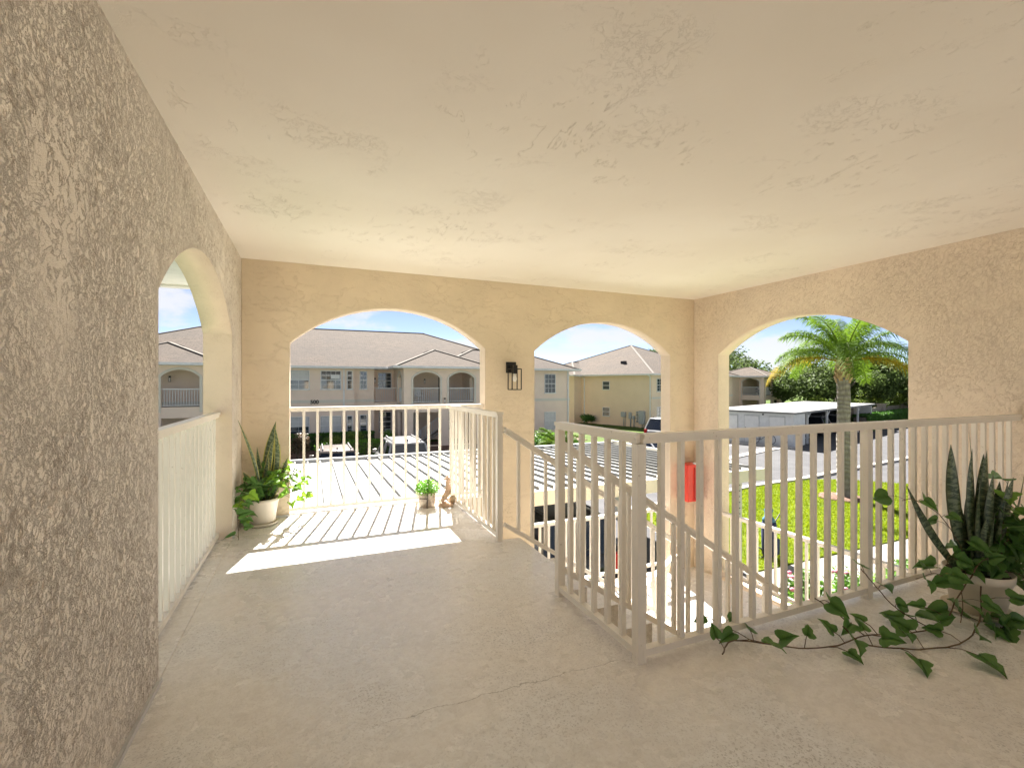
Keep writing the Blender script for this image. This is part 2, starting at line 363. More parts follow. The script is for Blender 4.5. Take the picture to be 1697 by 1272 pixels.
def archwall(mb, p0, d, L, z0, z1, th, ops, seg=20):
    """wall standing on the line p0 + s*d, thickness th to the left of d; ops = (s0, s1, zbottom, zspring, rise)"""
    d = Vector((d[0], d[1], 0)).normalized(); n = Vector((-d.y, d.x, 0))
    def P_(s, z, k): q = Vector((p0[0], p0[1], 0)) + d*s + n*th*k; return (q.x, q.y, z)
    def quad(a, b):
        vs = [P_(*a[0],0), P_(*a[1],0), P_(*a[2],0), P_(*a[3],0)]
        mb.add(vs, [(0,1,2,3)]); vs = [P_(*a[0],1), P_(*a[1],1), P_(*a[2],1), P_(*a[3],1)]; mb.add(vs, [(3,2,1,0)])
    s = 0
    for (a, b, zb, zs, rise) in sorted(ops):
        quad([(s,z0),(a,z0),(a,z1),(s,z1)], 0)
        if zb > z0: quad([(a,z0),(b,z0),(b,zb),(a,zb)], 0); mb.add([P_(a,zb,0),P_(b,zb,0),P_(b,zb,1),P_(a,zb,1)], [(0,1,2,3)])
        pts = []
        if rise > 1e-3:
            hw = (b-a)/2; rad = (hw*hw + rise*rise)/(2*rise); cz = zs + rise - rad; th0 = math.asin(hw/rad)
            for i in range(seg+1):
                t = -th0 + 2*th0*i/seg; pts.append((a + hw + rad*math.sin(t), cz + rad*math.cos(t)))
        else: pts = [(a, zs), (b, zs)]
        for (q0, q1) in zip(pts[:-1], pts[1:]):
            quad([(q0[0],q0[1]),(q1[0],q1[1]),(q1[0],z1),(q0[0],z1)], 0)
            mb.add([P_(*q0,0),P_(*q0,1),P_(*q1,1),P_(*q1,0)], [(0,1,2,3)], rise > 1e-3)
        for sx, e in ((a, 0), (b, 1)): mb.add([P_(sx,zb,0),P_(sx,zb,1),P_(sx,zs,1),P_(sx,zs,0)], [(0,1,2,3)])
        s = b
    quad([(s,z0),(L,z0),(L,z1),(s,z1)], 0)
    mb.add([P_(0,z1,0),P_(L,z1,0),P_(L,z1,1),P_(0,z1,1)], [(0,1,2,3)])
    for sx in (0, L): mb.add([P_(sx,z0,0),P_(sx,z0,1),P_(sx,z1,1),P_(sx,z1,0)], [(0,1,2,3)])
    return mb
def weld(mb, d=.0005):
    bm = bmesh.new(); vv = [bm.verts.new(p) for p in mb.v]
    for f, s in zip(mb.f, mb.sm):
        try: fa = bm.faces.new([vv[i] for i in f]); fa.smooth = s
        except ValueError: pass
    bmesh.ops.remove_doubles(bm, verts=bm.verts[:], dist=d); bm.verts.index_update()
    o = MB(); o.v = [tuple(v.co) for v in bm.verts]
    for f in bm.faces: o.f.append([v.index for v in f.verts]); o.sm.append(f.smooth)
    bm.free(); return o

# ------------------------------------------------------------------ our porch: floor, ceiling, walls
fl = MB()
fl.prism([(XL,-3.2),(5.02,-3.2),(5.02,1.83),(1.47,1.83),(1.47,2.58),(1.63,2.58),(1.63,3.64),(1.47,3.66),(1.47,5.12),(XL,5.12)], -.28, 0)
solo('floor', fl, M['floor'], kind='structure')
fe = MB(); fe.box(XLO, XL-.0005, 2.503, 4.567, .0005, .006); fe.box(-.201, 1.847, 5.1205, YFO, .0005, .006)
solo('floor_threshold', fe, M['floor'], kind='structure')
lap = MB(); lap.box(XL+.0005, XL+.014, -3.19, 2.5, .0005, .022); lap.box(XL+.0005, XL+.014, 4.57, YF-.001, .0005, .022); lap.box(XL+.015, -.206, YF-.014, YF-.0005, .0005, .022)
solo('floor_edge', lap, M['lap'], kind='structure')
solo('ceiling', MB().box(XL, XR, -3.2, YF, CE, CE+.12), M['ceil'], kind='structure')

w = archwall(MB(), (XL, -3.2), (0,1), 8.51, G, 2.62, XL-XLO, [(5.70, 7.77, 0, 1.725, .405)])
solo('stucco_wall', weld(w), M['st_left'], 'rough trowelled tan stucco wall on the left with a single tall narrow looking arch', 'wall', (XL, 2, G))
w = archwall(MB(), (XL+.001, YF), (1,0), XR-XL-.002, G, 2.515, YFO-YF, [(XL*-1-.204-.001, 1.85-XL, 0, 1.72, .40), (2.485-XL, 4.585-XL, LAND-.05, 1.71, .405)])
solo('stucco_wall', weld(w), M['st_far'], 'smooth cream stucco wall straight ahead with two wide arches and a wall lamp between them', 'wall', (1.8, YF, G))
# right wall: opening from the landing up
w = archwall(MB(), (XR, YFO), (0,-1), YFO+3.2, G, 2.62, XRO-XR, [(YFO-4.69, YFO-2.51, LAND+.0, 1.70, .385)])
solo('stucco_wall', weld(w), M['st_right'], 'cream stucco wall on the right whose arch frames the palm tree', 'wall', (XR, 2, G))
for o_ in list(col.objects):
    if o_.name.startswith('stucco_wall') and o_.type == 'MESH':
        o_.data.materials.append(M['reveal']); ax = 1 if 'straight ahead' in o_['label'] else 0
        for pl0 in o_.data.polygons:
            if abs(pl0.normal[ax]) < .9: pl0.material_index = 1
bw = archwall(MB(), (XL, -3.2), (1,0), XR-XL, G, 2.515, -.2, [(.35, 2.55, 0, 1.85, .40), (3.05, 5.25, 0, 1.85, .40)])  # unseen back wall; its wide arches are added to brighten the porch
solo('stucco_wall', weld(bw), M['st_right'], 'unseen stucco wall behind the viewer with two arches added to let light in', 'wall', (2, -3.2, G))

# eave of our own roof, seen through the left arch
ev = thing('roof_eave', 'white slatted soffit and gutter under the roof edge outside the left arch', 'roof eave', (-1.1, 5.3, 2.36))
part('soffit', MB().box(-1.45, XLO-.002, -3.6, 5.95, 2.36, 2.39).box(XLO-.002, XRO+.6, YFO+.002, 5.95, 2.36, 2.39).box(XRO+.002, XRO+.6, -3.6, YFO+.002, 2.36, 2.39), M['soffit'], ev)
g = MB(); g.box(-1.57, -1.452, -3.6, 5.952, 2.34, 2.50); g.box(-1.57, XRO+.72, 5.952, 6.07, 2.34, 2.50); g.box(XRO+.602, XRO+.72, -3.6, 5.95, 2.34, 2.50)
part('gutter', g, M['white'], ev)
rf = MB(); z0, z1 = 2.68, 4.4
rf.add([(-1.57,-3.6,z0),(XRO+.72,-3.6,z0),(XRO+.72,6.07,z0),(-1.57,6.07,z0),(1.8,-3.6,z1),(1.8,2.5,z1)], [(0,1,4),(1,2,5,4),(2,3,5),(3,0,4,5),(3,2,1,0)])
part('roof', rf, M['shingle'], ev)

# ------------------------------------------------------------------ railings
def railing(label, a, b, posts, z=0, top=1.075, bot=.03, name='railing', group='cream railings of the porch', spacing=.125, bw=.025, ends=(.06,.06), cat='railing', material='rail', wide=.06):
    a = Vector((*a, 0)); b = Vector((*b, 0)); L = (b-a).length; d = (b-a).normalized(); m = (a+b)/2
    t = thing(name, label, cat, (m.x, m.y, z), 0, group); mt = M[material]
    def at(s): return a + d*s
    up = Vector((0,0,1)); r = d.cross(up)
    tr = MB()
    # moulded cap: wide cap over a narrower channel
    for (w_, lo, hi) in ((wide, top-.022, top), (wide*.72, top-.045, top-.022)):
        p, q = at(0), at(L); p.z = q.z = z + (lo+hi)/2
        tr.bar(p, q, w_, hi-lo)
    part('top_rail', tr, mt, t)
    p, q = at(0), at(L); p.z = q.z = z + bot + .018
    part('bottom_rail', MB().bar(p, q, .04, .034), mt, t)
    for s in posts:
        p = at(s); po = MB().bbox(p.x-.024, p.x+.024, p.y-.024, p.y+.024, z-.02, z+top-.046, .003)
        pp = part('post', po, mt, t)
    stops = sorted(list(posts) + ([0] if 0 not in posts else []) + ([L] if L not in posts else []))
    for s0, s1 in zip(stops[:-1], stops[1:]):
        n = max(1, round((s1-s0)/spacing) - 1); st = (s1-s0)/(n+1)
        for i in range(1, n+1):
            p = at(s0 + st*i); part('baluster', MB().vbar(p.x, p.y, z+bot+.036, z+top-.046, bw), mt, t)
    return t
railing('cream railing across the foot of the left side arch', (-.735, 2.50), (-.735, 4.57), [])
railing('cream railing across the wide arch straight ahead', (-.204, 5.215), (1.85, 5.215), [])
railing('short cream railing running from the far arch to the top of the stairs', (1.44, 5.17), (1.44, 3.615), [1.53])
railing('short cream railing with two posts beside the stair opening in the middle of the floor', (1.42, 2.58), (1.42, 1.79), [.02, .785])
rl = railing('long cream railing from the corner post to the right wall behind the big potted plant', (1.425, 1.79), (5.02, 1.79), [1.715])
# railings of the stair landing in the lower half of the tall openings
railing('cream railing low in the tall arch ahead, beside the lower stairs', (2.485, 5.215), (4.585, 5.215), [], z=LAND, top=.875, bot=.075)
railing('cream railing low in the right hand arch above the flower bed', (5.12, 4.69), (5.12, 2.51), [], z=LAND, top=.875, bot=.075)

def sloped(label, y, x0, x1, zt0, slope, h=.81, posts=()):
    t = thing('stair_railing', label, 'railing', ((x0+x1)/2, y, zt0-h), 0, 'sloping railings of the stairs')
    z = lambda x: zt0 + slope*(x-x0)
    mt = M['rail']
    part('top_rail', MB().bar((x0,y,z(x0)-.011),(x1,y,z(x1)-.011),.058,.022).bar((x0,y,z(x0)-.036),(x1,y,z(x1)-.036),.042,.026), mt, t)
    part('bottom_rail', MB().bar((x0,y,z(x0)-h),(x1,y,z(x1)-h),.038,.034), mt, t)
    n = round(abs(x1-x0)/.13)
    for i in range(1, n):
        x = x0 + (x1-x0)*i/n; part('baluster', MB().vbar(x, y, z(x)-h+.015, z(x)-.05, .025), mt, t)
    for x in posts: part('post', MB().vbar(x, y, z(x)-h-.2, z(x)-.048, .05), mt, t)
    return t
sloped('sloping stair railing on the far side of the upper flight', 3.60, 1.47, 3.40, .955, -.645)
sloped('sloping stair railing on the near side of the upper flight', 2.60, 1.45, 3.40, .955, -.645)
sloped('sloping railing of the lower flight, rising to the right towards the landing', 3.78, 3.46, 1.40, -.44, .645, .81, (3.46,))

# ------------------------------------------------------------------ stairs
st = thing('staircase', 'tan coated stairs going down to a landing inside the porch', 'stairs', (2.5, 3.2, LAND))
RI, TR = .185, .2867
s = MB()
for i in range(6):
    x = 1.63 + TR*i; zt = -RI*(i+1)
    part('step', MB().box(x+.0005, x+TR, 2.64, 3.56, zt-.16, zt), M['floor'], st)
part('stringer', MB().add([(1.6,2.60,-.20),(3.42,2.60,-1.30),(3.42,2.60,-1.58),(1.6,2.60,-.5),(1.6,2.638,-.20),(3.42,2.638,-1.30),(3.42,2.638,-1.58),(1.6,2.638,-.5)],
     [(0,1,2,3),(7,6,5,4),(0,4,5,1),(1,5,6,2),(2,6,7,3),(3,7,4,0)]), M['st_far'], st)
part('landing', MB().box(3.352, 5.019, 1.85, 5.119, LAND-.2, LAND), M['floor'], st)
for i in range(8):
    x = 3.35 - TR*i; zt = LAND - RI*(i+1)
    part('step', MB().box(x-TR, x-.0005, 3.82, 5.115, zt-.16, zt), M['floor'], st)
# inner wall below the floor edge
iw = thing('stucco_wall', 'cream stucco wall below the floor edge inside the stairwell', 'wall', (1.47, 3, G))
part('wall', MB().box(1.33, 1.465, 1.85, 5.118, G, -.282).box(1.47, 5.018, 1.70, 1.845, G, -.282), M['st_far'], iw)

# ------------------------------------------------------------------ wall lamp, extinguisher box
wl = thing('wall_lamp', 'small black open cage wall lantern with a clear bulb on the pier between the arches', 'wall lamp', (2.17, 5.12, 1.25))
part('backplate', MB().bbox(2.11, 2.235, 5.098, 5.119, 1.44, 1.57, .003), M['black'], wl)
part('arm', MB().box(2.155, 2.19, 4.99, 5.098, 1.50, 1.53).vbar(2.172, 4.995, 1.43, 1.53, .05), M['black'], wl)
cg = MB(); x0, x1, y0, y1, za, zb = 2.115, 2.23, 4.94, 5.06, 1.245, 1.485; t_ = .010
for x in (x0, x1):
    for y in (y0, y1): cg.vbar(x, y, za, zb, t_)
for z in (za, zb):
    for y in (y0, y1): cg.box(x0+t_/2, x1-t_/2, y-t_/2, y+t_/2, z-t_/2, z+t_/2)
    for x in (x0, x1): cg.box(x-t_/2, x+t_/2, y0+t_/2, y1-t_/2, z-t_/2, z+t_/2)
part('cage', cg, M['black'], wl)
part('bulb', MB().lathe([(.004,-.052),(.018,-.045),(.026,-.02),(.024,0),(.014,.025),(.013,.05)], (2.172,4.995,1.385)), M['bulb'], wl)

fx = thing('extinguisher_box', 'red plastic fire extinguisher cabinet hung low on the corner pier of the stairwell', 'extinguisher cabinet', (4.82, 5.12, -.3))
part('case', MB().bbox(4.70, 4.955, 5.00, 5.118, -.29, .20, .012), M['red'], fx)
part('door', MB().bbox(4.695, 4.96, 4.90, 4.998, -.30, .21, .018), M['red'], fx)
part('handle', MB().bbox(4.80, 4.85, 4.882, 4.8995, -.28, .17, .004), M['redd'], fx)
part('catch', MB().bbox(4.81, 4.84, 4.885, 4.93, .2105, .235, .003), M['white'], fx)

# ------------------------------------------------------------------ leaves and potted plants
def heart(w=1.0, l=1.0, fold=.25, lob=False):
    "heart leaf lying in xy, stem at origin, tip at +y, slightly folded and drooping"
    out = [(0,0),(.16,-.10),(.34,-.12),(.50,.02),(.54,.22),(.46,.45),(.30,.68),(.13,.88),(0,1.08)]
    if lob: out = [(0,0),(.20,-.16),(.46,-.12),(.62,.10),(.50,.30),(.36,.42),(.34,.66),(.16,.88),(0,1.15)]
    mb = MB(); 
    def zz(x, y): return abs(x)*fold - .22*y*y + .03*math.sin(9*y+3*x)
    mid = [(0, y) for (_, y) in out]
    vs = [(0*w, min(max(y,0),1.08)*l, zz(0, max(y,0))*l) for (x, y) in out]
    n = len(out)
    for sgn in (1, -1):
        for k in (.5, 1): vs += [(sgn*x*w*k, (y*k + max(y,0)*(1-k))*l, zz(x*k, y)*l) for (x, y) in out]
    fs = []
    for si in range(2):
        A = 0; B = n + si*2*n; Cc = B + n
        for i in range(n-1):
            fs.append((A+i, A+i+1, B+i+1, B+i)); fs.append((B+i, B+i+1, Cc+i+1, Cc+i))
    mb.add(vs, fs, True); bmw = weld(mb, 1e-5); return bmw
LEAFMESH = {}
def leafmesh(kind, matk):
    k = (kind, matk)
    if k not in LEAFMESH: LEAFMESH[k] = mesh('leaf', heart(*{'a':(1,1,.25),'b':(.85,1.1,.35),'c':(1.1,1,.15,True),'d':(.95,1,.5,True)}[kind]), M[matk], fixn=False)
    return LEAFMESH[k]
def put_leaf(root, p, size, direction, normal, kind='a', matk='ivy', roll=0):
    "p world position of stem joint"
    y = Vector(direction).normalized(); z = Vector(normal); z = (z - y*z.dot(y))
    if z.length < 1e-3: z = Vector((0,.3,1)) - y*y.z
    z.normalize(); x = y.cross(z)
    m = Matrix((x, y, z)).transposed().to_4x4(); m = m @ Matrix.Rotation(roll, 4, 'Y')
    o = bpy.data.objects.new('leaf', leafmesh(kind, matk)); col.objects.link(o); o.parent = root
    m = m @ Matrix.Scale(size, 4); m.translation = Vector(p) - root.location
    o.matrix_basis = m
    return o
def blade(p0, p1, w, bend=(0,0,0), twist=0, n=14, side=None, cup=.25):
    p0 = Vector(p0); p1 = Vector(p1); bend = Vector(bend); mb = MB(); uv = []
    d = (p1-p0).normalized(); sd = Vector(side) if side else Vector((1,-.4,0))
    for i in range(n+1):
        t = i/n; p = p0.lerp(p1, t) + bend*math.sin(math.pi*t)
        ww = w*(.62 + .9*t - .1*t*t) if t < .5 else w*1.05*(1 - ((t-.5)/.5)**2.2)
        ww = max(ww, .0015)*(.5)
        a = (sd - d*sd.dot(d)).normalized(); a = Matrix.Rotation(twist*t, 3, d) @ a; b = d.cross(a)
        for k in (-1, -.5, 0, .5, 1):
            mb.v.append(tuple(p + a*ww*k + b*ww*cup*(k*k))); uv.append(((k+1)/2, t))
    for i in range(n):
        for k in range(4): mb.f.append([i*5+k, i*5+k+1, (i+1)*5+k+1, (i+1)*5+k]); mb.sm.append(True)
    mb.uv = uv; return mb
# plant by the far left corner
px, py = -.43, 4.93
p1 = thing('potted_plant', 'snake plant and trailing pothos in a cream pot in the far left corner', 'potted plant', (px, py, 0))
part('saucer', MB().lathe([(.10,0),(.125,.004),(.140,.030),(.134,.032),(.12,.012)], (px,py,0)), M['pot'], p1)
part('pot', MB().lathe([(.10,.014),(.112,.02),(.140,.215),(.146,.217),(.148,.25),(.141,.252),(.134,.225)], (px,py,0)), M['pot'], p1)
part('soil', MB().lathe([(.133,.215),(.132,.228),(.02,.235)], (px,py,0)), M['soil'], p1)
def L1(x, y, z): return (px+x, py+y, z)
for (a, b_, w_, bd, tw) in [
    ((-.02,-.02,.22), (-.165,-.24,1.0), .03, (.05,.03,-.05), 1.0), ((.02,.0,.22), (.10,-.06,.80), .055, (-.01,0,0), .3), ((.03,.02,.22), (.12,-.03,.96), .085, (-.03,0,0), .2),
    ((.05,.0,.22), (.11,-.06,.93), .05, (.05,0,0), 1.0), ((.05,-.03,.22), (.06,-.06,.66), .055, (-.02,0,0), -.2), ((.0,.03,.22), (-.045,.06,.72), .04, (0,0,0), .8),
    ((.06,.02,.22), (.15,.02,.74), .055, (.01,0,0), .5), ((.07,.0,.22), (.22,-.05,.62), .055, (.01,0,0), .2), ((-.03,-.04,.22), (-.14,-.12,.52), .05, (0,0,.03), .6), ((.03,.04,.22), (.10,.08,.70), .05, (0,0,0), 0)]:
    part('snake_leaf', blade(L1(*a), L1(*b_), w_, bd, tw), M['snake1'], p1, fixn=False)
rn = random.Random(3)
def vine(root, pts, matk, n, size, up=(0,-.4,1), spread=1, r=.0022, jitter=.03, droop=.6, kinds='abcd', rnd=rn, stemlen=.05):
    pts = [Vector(p) for p in pts]; ext = [pts[0]*2-pts[1]] + pts + [pts[-1]*2-pts[-2]]; sm_ = []
    for i in range(1, len(ext)-2):
        a, b, c, d = ext[i-1:i+3]
        for k in range(5):
            t = k/5; q = .5*((2*b) + (c-a)*t + (2*a-5*b+4*c-d)*t*t + (3*b-a-3*c+d)*t**3)
            sm_.append(q + Vector((rnd.uniform(-1,1), rnd.uniform(-1,1), 0))*.003)
    pts = sm_ + [pts[-1]]; mb = MB().tube(pts, r, 6); segs = [(pts[i], pts[i+1]) for i in range(len(pts)-1)]; tot = sum((b-a).length for a, b in segs)
    for i in range(n):
        s = tot*(i+.7)/n; 
        for a, b in segs:
            l = (b-a).length
            if s <= l: break
            s -= l
        s = min(s, l); p = a.lerp(b, s/l); d = (b-a).normalized(); sgn = 1 if i % 2 else -1
        sd = d.cross(Vector((0,0,1))) if abs(d.z) < .9 else Vector((1,0,0))
        q = p + sd.normalized()*sgn*stemlen*rnd.uniform(.5,1.1)*spread + Vector((rnd.uniform(-1,1), rnd.uniform(-1,1), rnd.uniform(.2,1)))*jitter
        mb.tube([p, (p+q)/2 + Vector((0,0,.01)), q], r*.6, 5)
        dr = (q-p).normalized() + Vector((rnd.uniform(-.4,.4), rnd.uniform(-.5,.2), -droop))
        nm = Vector(up) + Vector((rnd.uniform(-.5,.5), rnd.uniform(-.5,.3), rnd.uniform(-.2,.3)))
        put_leaf(root, q, size*rnd.uniform(.7,1.2), dr, nm, rnd.choice(kinds), matk if isinstance(matk, str) else rnd.choice(matk), rnd.uniform(-.3,.3))
    return part('stem', mb, M['stem'], root)
Z = .25
vine(p1, [L1(-.05,-.06,Z), L1(-.09,-.2,.36), L1(-.12,-.38,.36), L1(-.13,-.52,.26), L1(-.12,-.58,.14), L1(-.11,-.62,.06)], ('ivy','ivylit','ivy'), 14, .085, spread=.7)
vine(p1, [L1(-.03,-.07,Z), L1(-.08,-.22,.30), L1(-.10,-.36,.20), L1(-.08,-.42,.08)], ('ivy','ivylit'), 9, .08, spread=.7)
vine(p1, [L1(-.02,-.07,Z), L1(-.08,-.16,.38), L1(-.11,-.26,.46)], 'ivy', 7, .09, (.2,-1,.5), spread=.6)
vine(p1, [L1(-.02,-.05,Z), L1(-.04,-.08,.34), L1(-.01,-.12,.42)], 'ivy', 8, .09, (0,-1,.4))
vine(p1, [L1(.0,.0,Z), L1(.03,-.06,.40), L1(.02,-.04,.52)], 'ivy', 8, .09, (0,-1,.4))
vine(p1, [L1(.05,-.02,Z), L1(.10,-.08,.38), L1(.13,-.12,.42)], 'ivy', 7, .08, (0,-1,.4))
for k in range(9):
    a = -.45 + k*.10
    vine(p1, [L1(.06,-.02+a*.1,Z), L1(.13,.0+a*.22,.44+.03*(k%3)), L1(.19+.014*k,.0+a*.28,.43+.025*(k%2)), L1(.24+.012*k,-.02+a*.36,.33-.02*(k%3)), L1(.25+.014*k,-.03+a*.38,.20)], ('ivylit','ivylit','bush'), 10, .055, (.2,-.6,.8), jitter=.035)
# plant on the right, in front of the long railing
qx, qy = 3.52, 1.42
p2 = thing('potted_plant', 'large dark snake plant on the right with ivy vines creeping over the floor', 'potted plant', (qx, qy, 0))
def L2(x, y, z): return (qx+x, qy+y, z)
part('saucer', MB().lathe([(.12,0),(.145,.004),(.165,.028),(.158,.03),(.14,.012)], (qx,qy,0)), M['pot'], p2)
part('pot', MB().lathe([(.105,.014),(.115,.02),(.145,.20),(.152,.203),(.156,.245),(.150,.248),(.140,.22)], (qx,qy,0)), M['pot'], p2)
part('soil', MB().lathe([(.139,.215),(.138,.228),(.02,.232)], (qx,qy,0)), M['soil'], p2)
rv = Vector((.919,-.393,0))  # a sideways direction used to fan the leaves out
def F2(s, z, dep=0): q = rv*s + Vector((.393,.919,0))*dep; return (qx+q.x, qy+q.y, z)
tips = [(-.41,.73,.0,.045,(-.02,0,-.02)), (-.135,.96,.02,.06,(-.035,0,0)), (.0,1.04,.05,.04,(.05,0,.0)), (-.05,.94,-.02,.04,(-.04,0,0)), (.055,.93,.0,.065,(.01,0,0)), (.085,.90,.05,.06,(.03,0,0)), (-.035,.78,-.05,.055,(-.02,0,0)),
        (.175,.78,-.03,.06,(0,0,0)), (.20,.76,.02,.03,(.02,0,0)), (.18,.74,.05,.055,(.05,0,0)), (.29,.92,.0,.035,(.06,0,-.05)), (.02,.74,.06,.06,(0,0,0)), (-.07,.62,.03,.055,(0,0,0)), (-.01,.55,-.06,.05,(0,0,0)), (.10,.66,-.06,.055,(.01,0,0)),
        (.06,.80,-.03,.05,(0,0,0)), (.13,.62,.04,.05,(0,0,0)), (-.03,.52,.06,.05,(0,0,0)), (.03,.6,-.07,.05,(0,0,0))]
for i, (sx, z, dp, w_, bd) in enumerate(tips):
    part('snake_leaf', blade(F2(max(-.09,min(.09,sx*.35)), .22, dp*.8), F2(sx, z, dp), w_*1.12, bd, (.3,-.5,.9,0)[i % 4], side=(.919,-.393,0)), M['snake2'], p2, fixn=False)
FRONT = (-.35,-.8,.5)
vine(p2, [F2(-.05,.25), F2(-.16,.42,-.05), F2(-.28,.58,-.06), F2(-.42,.66,-.06), F2(-.50,.66,-.08)], 'ivy', 8, .085, FRONT)
vine(p2, [F2(-.08,.25,-.02), F2(-.20,.34,-.04), F2(-.26,.24,-.08), F2(-.36,.27,-.12), F2(-.46,.24,-.12)], 'ivy', 7, .09, FRONT)
vine(p2, [F2(-.10,.25,-.03), F2(-.20,.26,-.10), F2(-.24,.12,-.16), F2(-.29,.04,-.2)], 'ivy', 4, .10, FRONT)
vine(p2, [F2(-.02,.06,-.19), F2(-.06,.03,-.21), F2(-.10,.02,-.22), F2(-.15,.015,-.22)], 'ivy', 7, .11, FRONT, spread=.5, jitter=.01, stemlen=.03)
for k in range(7):
    a = k*.9; vine(p2, [F2(.06,.25,.02*k-.06), F2(.10+.01*k,.40+.12*math.sin(a),-.05+.02*k), F2(.15+.012*k,.42+.20*math.sin(a),-.04+.02*k), F2(.20+.015*k,.33+.24*math.sin(a),-.03)], ('ivy','ivy','bush') if k == 2 else 'ivy', 8, .10, FRONT)
vine(p2, [F2(.08,.26), F2(.16,.45,.05), F2(.22,.62,.06), F2(.24,.74,.06)], ('ivy','bush'), 8, .11, FRONT)
vine(p2, [F2(.10,.25,-.04), F2(.17,.24,-.08), F2(.20,.14,-.10), F2(.20,.06,-.12)], 'ivy', 7, .11, FRONT, spread=.6)
# long creeping vines on the floor, towards the corner post
vine(p2, [F2(-.08,.26,-.05), (3.36,1.36,.30), (3.27,1.40,.14), (3.10,1.40,.02), (2.85,1.43,.012), (2.62,1.50,.015), (2.40,1.50,.012), (2.20,1.56,.014), (2.02,1.66,.03), (1.86,1.66,.07), (1.76,1.62,.05)], 'ivy', 16, .082, (-.2,-.7,.9), r=.0035, jitter=.05, droop=.25, stemlen=.08)
vine(p2, [F2(-.10,.20,-.12), (3.24,1.30,.06), (3.02,1.27,.013), (2.80,1.30,.012), (2.66,1.36,.013), (2.5,1.44,.03), (2.44,1.50,.10)], 'ivy', 9, .095, (-.2,-.7,.9), r=.0035, jitter=.05, droop=.25, stemlen=.08)
vine(p2, [(3.02,1.40,.012), (2.90,1.50,.10), (2.83,1.58,.22), (2.76,1.60,.30)], 'ivy', 4, .10, FRONT, r=.003)
vine(p2, [(2.62,1.50,.015), (2.52,1.60,.12), (2.44,1.64,.18)], 'ivy', 3, .09, FRONT, r=.003)
vine(p2, [(2.02,1.66,.03), (1.98,1.80,.05), (1.93,1.90,.07)], 'ivy', 3, .07, FRONT, r=.002)
# herb pot and sea ornament by the far railing
hx, hy = 1.135, 4.97
p3 = thing('potted_plant', 'bushy bright green herb in a small chipped white cube pot by the far railing', 'potted plant', (hx, hy, 0))
pt = MB()
for k in range(6):
    a0 = 2*math.pi*k/6
pt.lathe([(.080,0),(.088,.006),(.094,.155),(.088,.157),(.082,.13)], (hx,hy,0), 8)
part('pot', pt, M['whitepot'], p3)
part('pot_strap', MB().bar((hx-.02,hy-.090,.0),(hx-.015,hy-.097,.155),.012,.006).bar((hx-.088,hy-.045,.1),(hx-.02,hy-.094,.1),.008,.01), M['bark'], p3)
fo = MB(); rr = random.Random(5)
for i in range(1100):
    u = rr.random()*2*math.pi; v = math.acos(rr.uniform(-.5,1)); r_ = .125*rr.random()**.35
    c = Vector((hx + r_*math.sin(v)*math.cos(u)*1.05, hy + r_*math.sin(v)*math.sin(u)*.9, .185 + r_*math.cos(v)*.85))
    a = Vector((rr.uniform(-1,1), rr.uniform(-1,1), rr.uniform(-1,1))).normalized()*.013; b_ = a.cross(Vector((rr.uniform(-1,1), rr.uniform(-1,1), rr.uniform(-.2,1)))).normalized()*.006
    fo.add([c-a, c-b_, c+a, c+b_], [(0,1,2,3)])
part('foliage', fo, M['herb'], p3, fixn=False)
ox, oy = 1.33, 4.90
orn = thing('sea_ornament', 'weathered coral pink seahorse ornament on a star shaped foot beside the herb pot', 'ornament', (ox, oy, 0))
star = MB(); pl = []
for k in range(10):
    a = math.pi*k/5 + .3; r_ = .105 if k % 2 == 0 else .055; pl.append((ox + r_*math.cos(a), oy + r_*math.sin(a)))
sv = [(x, y, 0) for x, y in pl] + [(ox+(x-ox)*.8, oy+(y-oy)*.8, .018 if k % 2 == 0 else .03) for k, (x, y) in enumerate(pl)] + [(ox, oy, .06)]
star.add(sv, [list(range(10))[::-1]] + [(k,(k+1)%10,10+(k+1)%10,10+k) for k in range(10)] + [(10+k,10+(k+1)%10,20) for k in range(10)], True)
part('star_foot', star, M['coral'], orn)
sh = MB(); pts = [(-.045,.04),(-.035,.075),(-.01,.11),(.012,.15),(.022,.19),(.012,.225),(.008,.255),(.02,.285),(.012,.31)]
sh.tube([(ox+x, oy-x*.2, z) for x, z in pts], [.014,.024,.030,.034,.030,.022,.018,.022,.008], 10)
sh.tube([(ox+.012,oy,.295),(ox-.02,oy,.292),(ox-.045,oy,.280)], [.018,.010,.007], 8)
for k in range(7): sh.ico((ox+.04+.004*math.sin(k), oy, .13+k*.024), .012, 1, (1,.5,.8))
for k in range(3): sh.ico((ox+.005+k*.012, oy, .318+.004*k), .009, 1)
part('seahorse', sh, M['coral'], orn)
part('rope_coil', MB().tube([(ox+.03*math.cos(a/3)*(1+a*.02)-.01, oy-.04+.03*math.sin(a/3), .05+a*.006) for a in range(26)], .008, 6), M['shell'], orn)
part('shell', MB().ico((ox+.085, oy+.035, .055), .05, 2, (1,.8,.9), .3, 4).ico((ox+.12, oy+.04, .045), .03, 2, (1,.8,.8), .3, 9), M['shell'], orn)

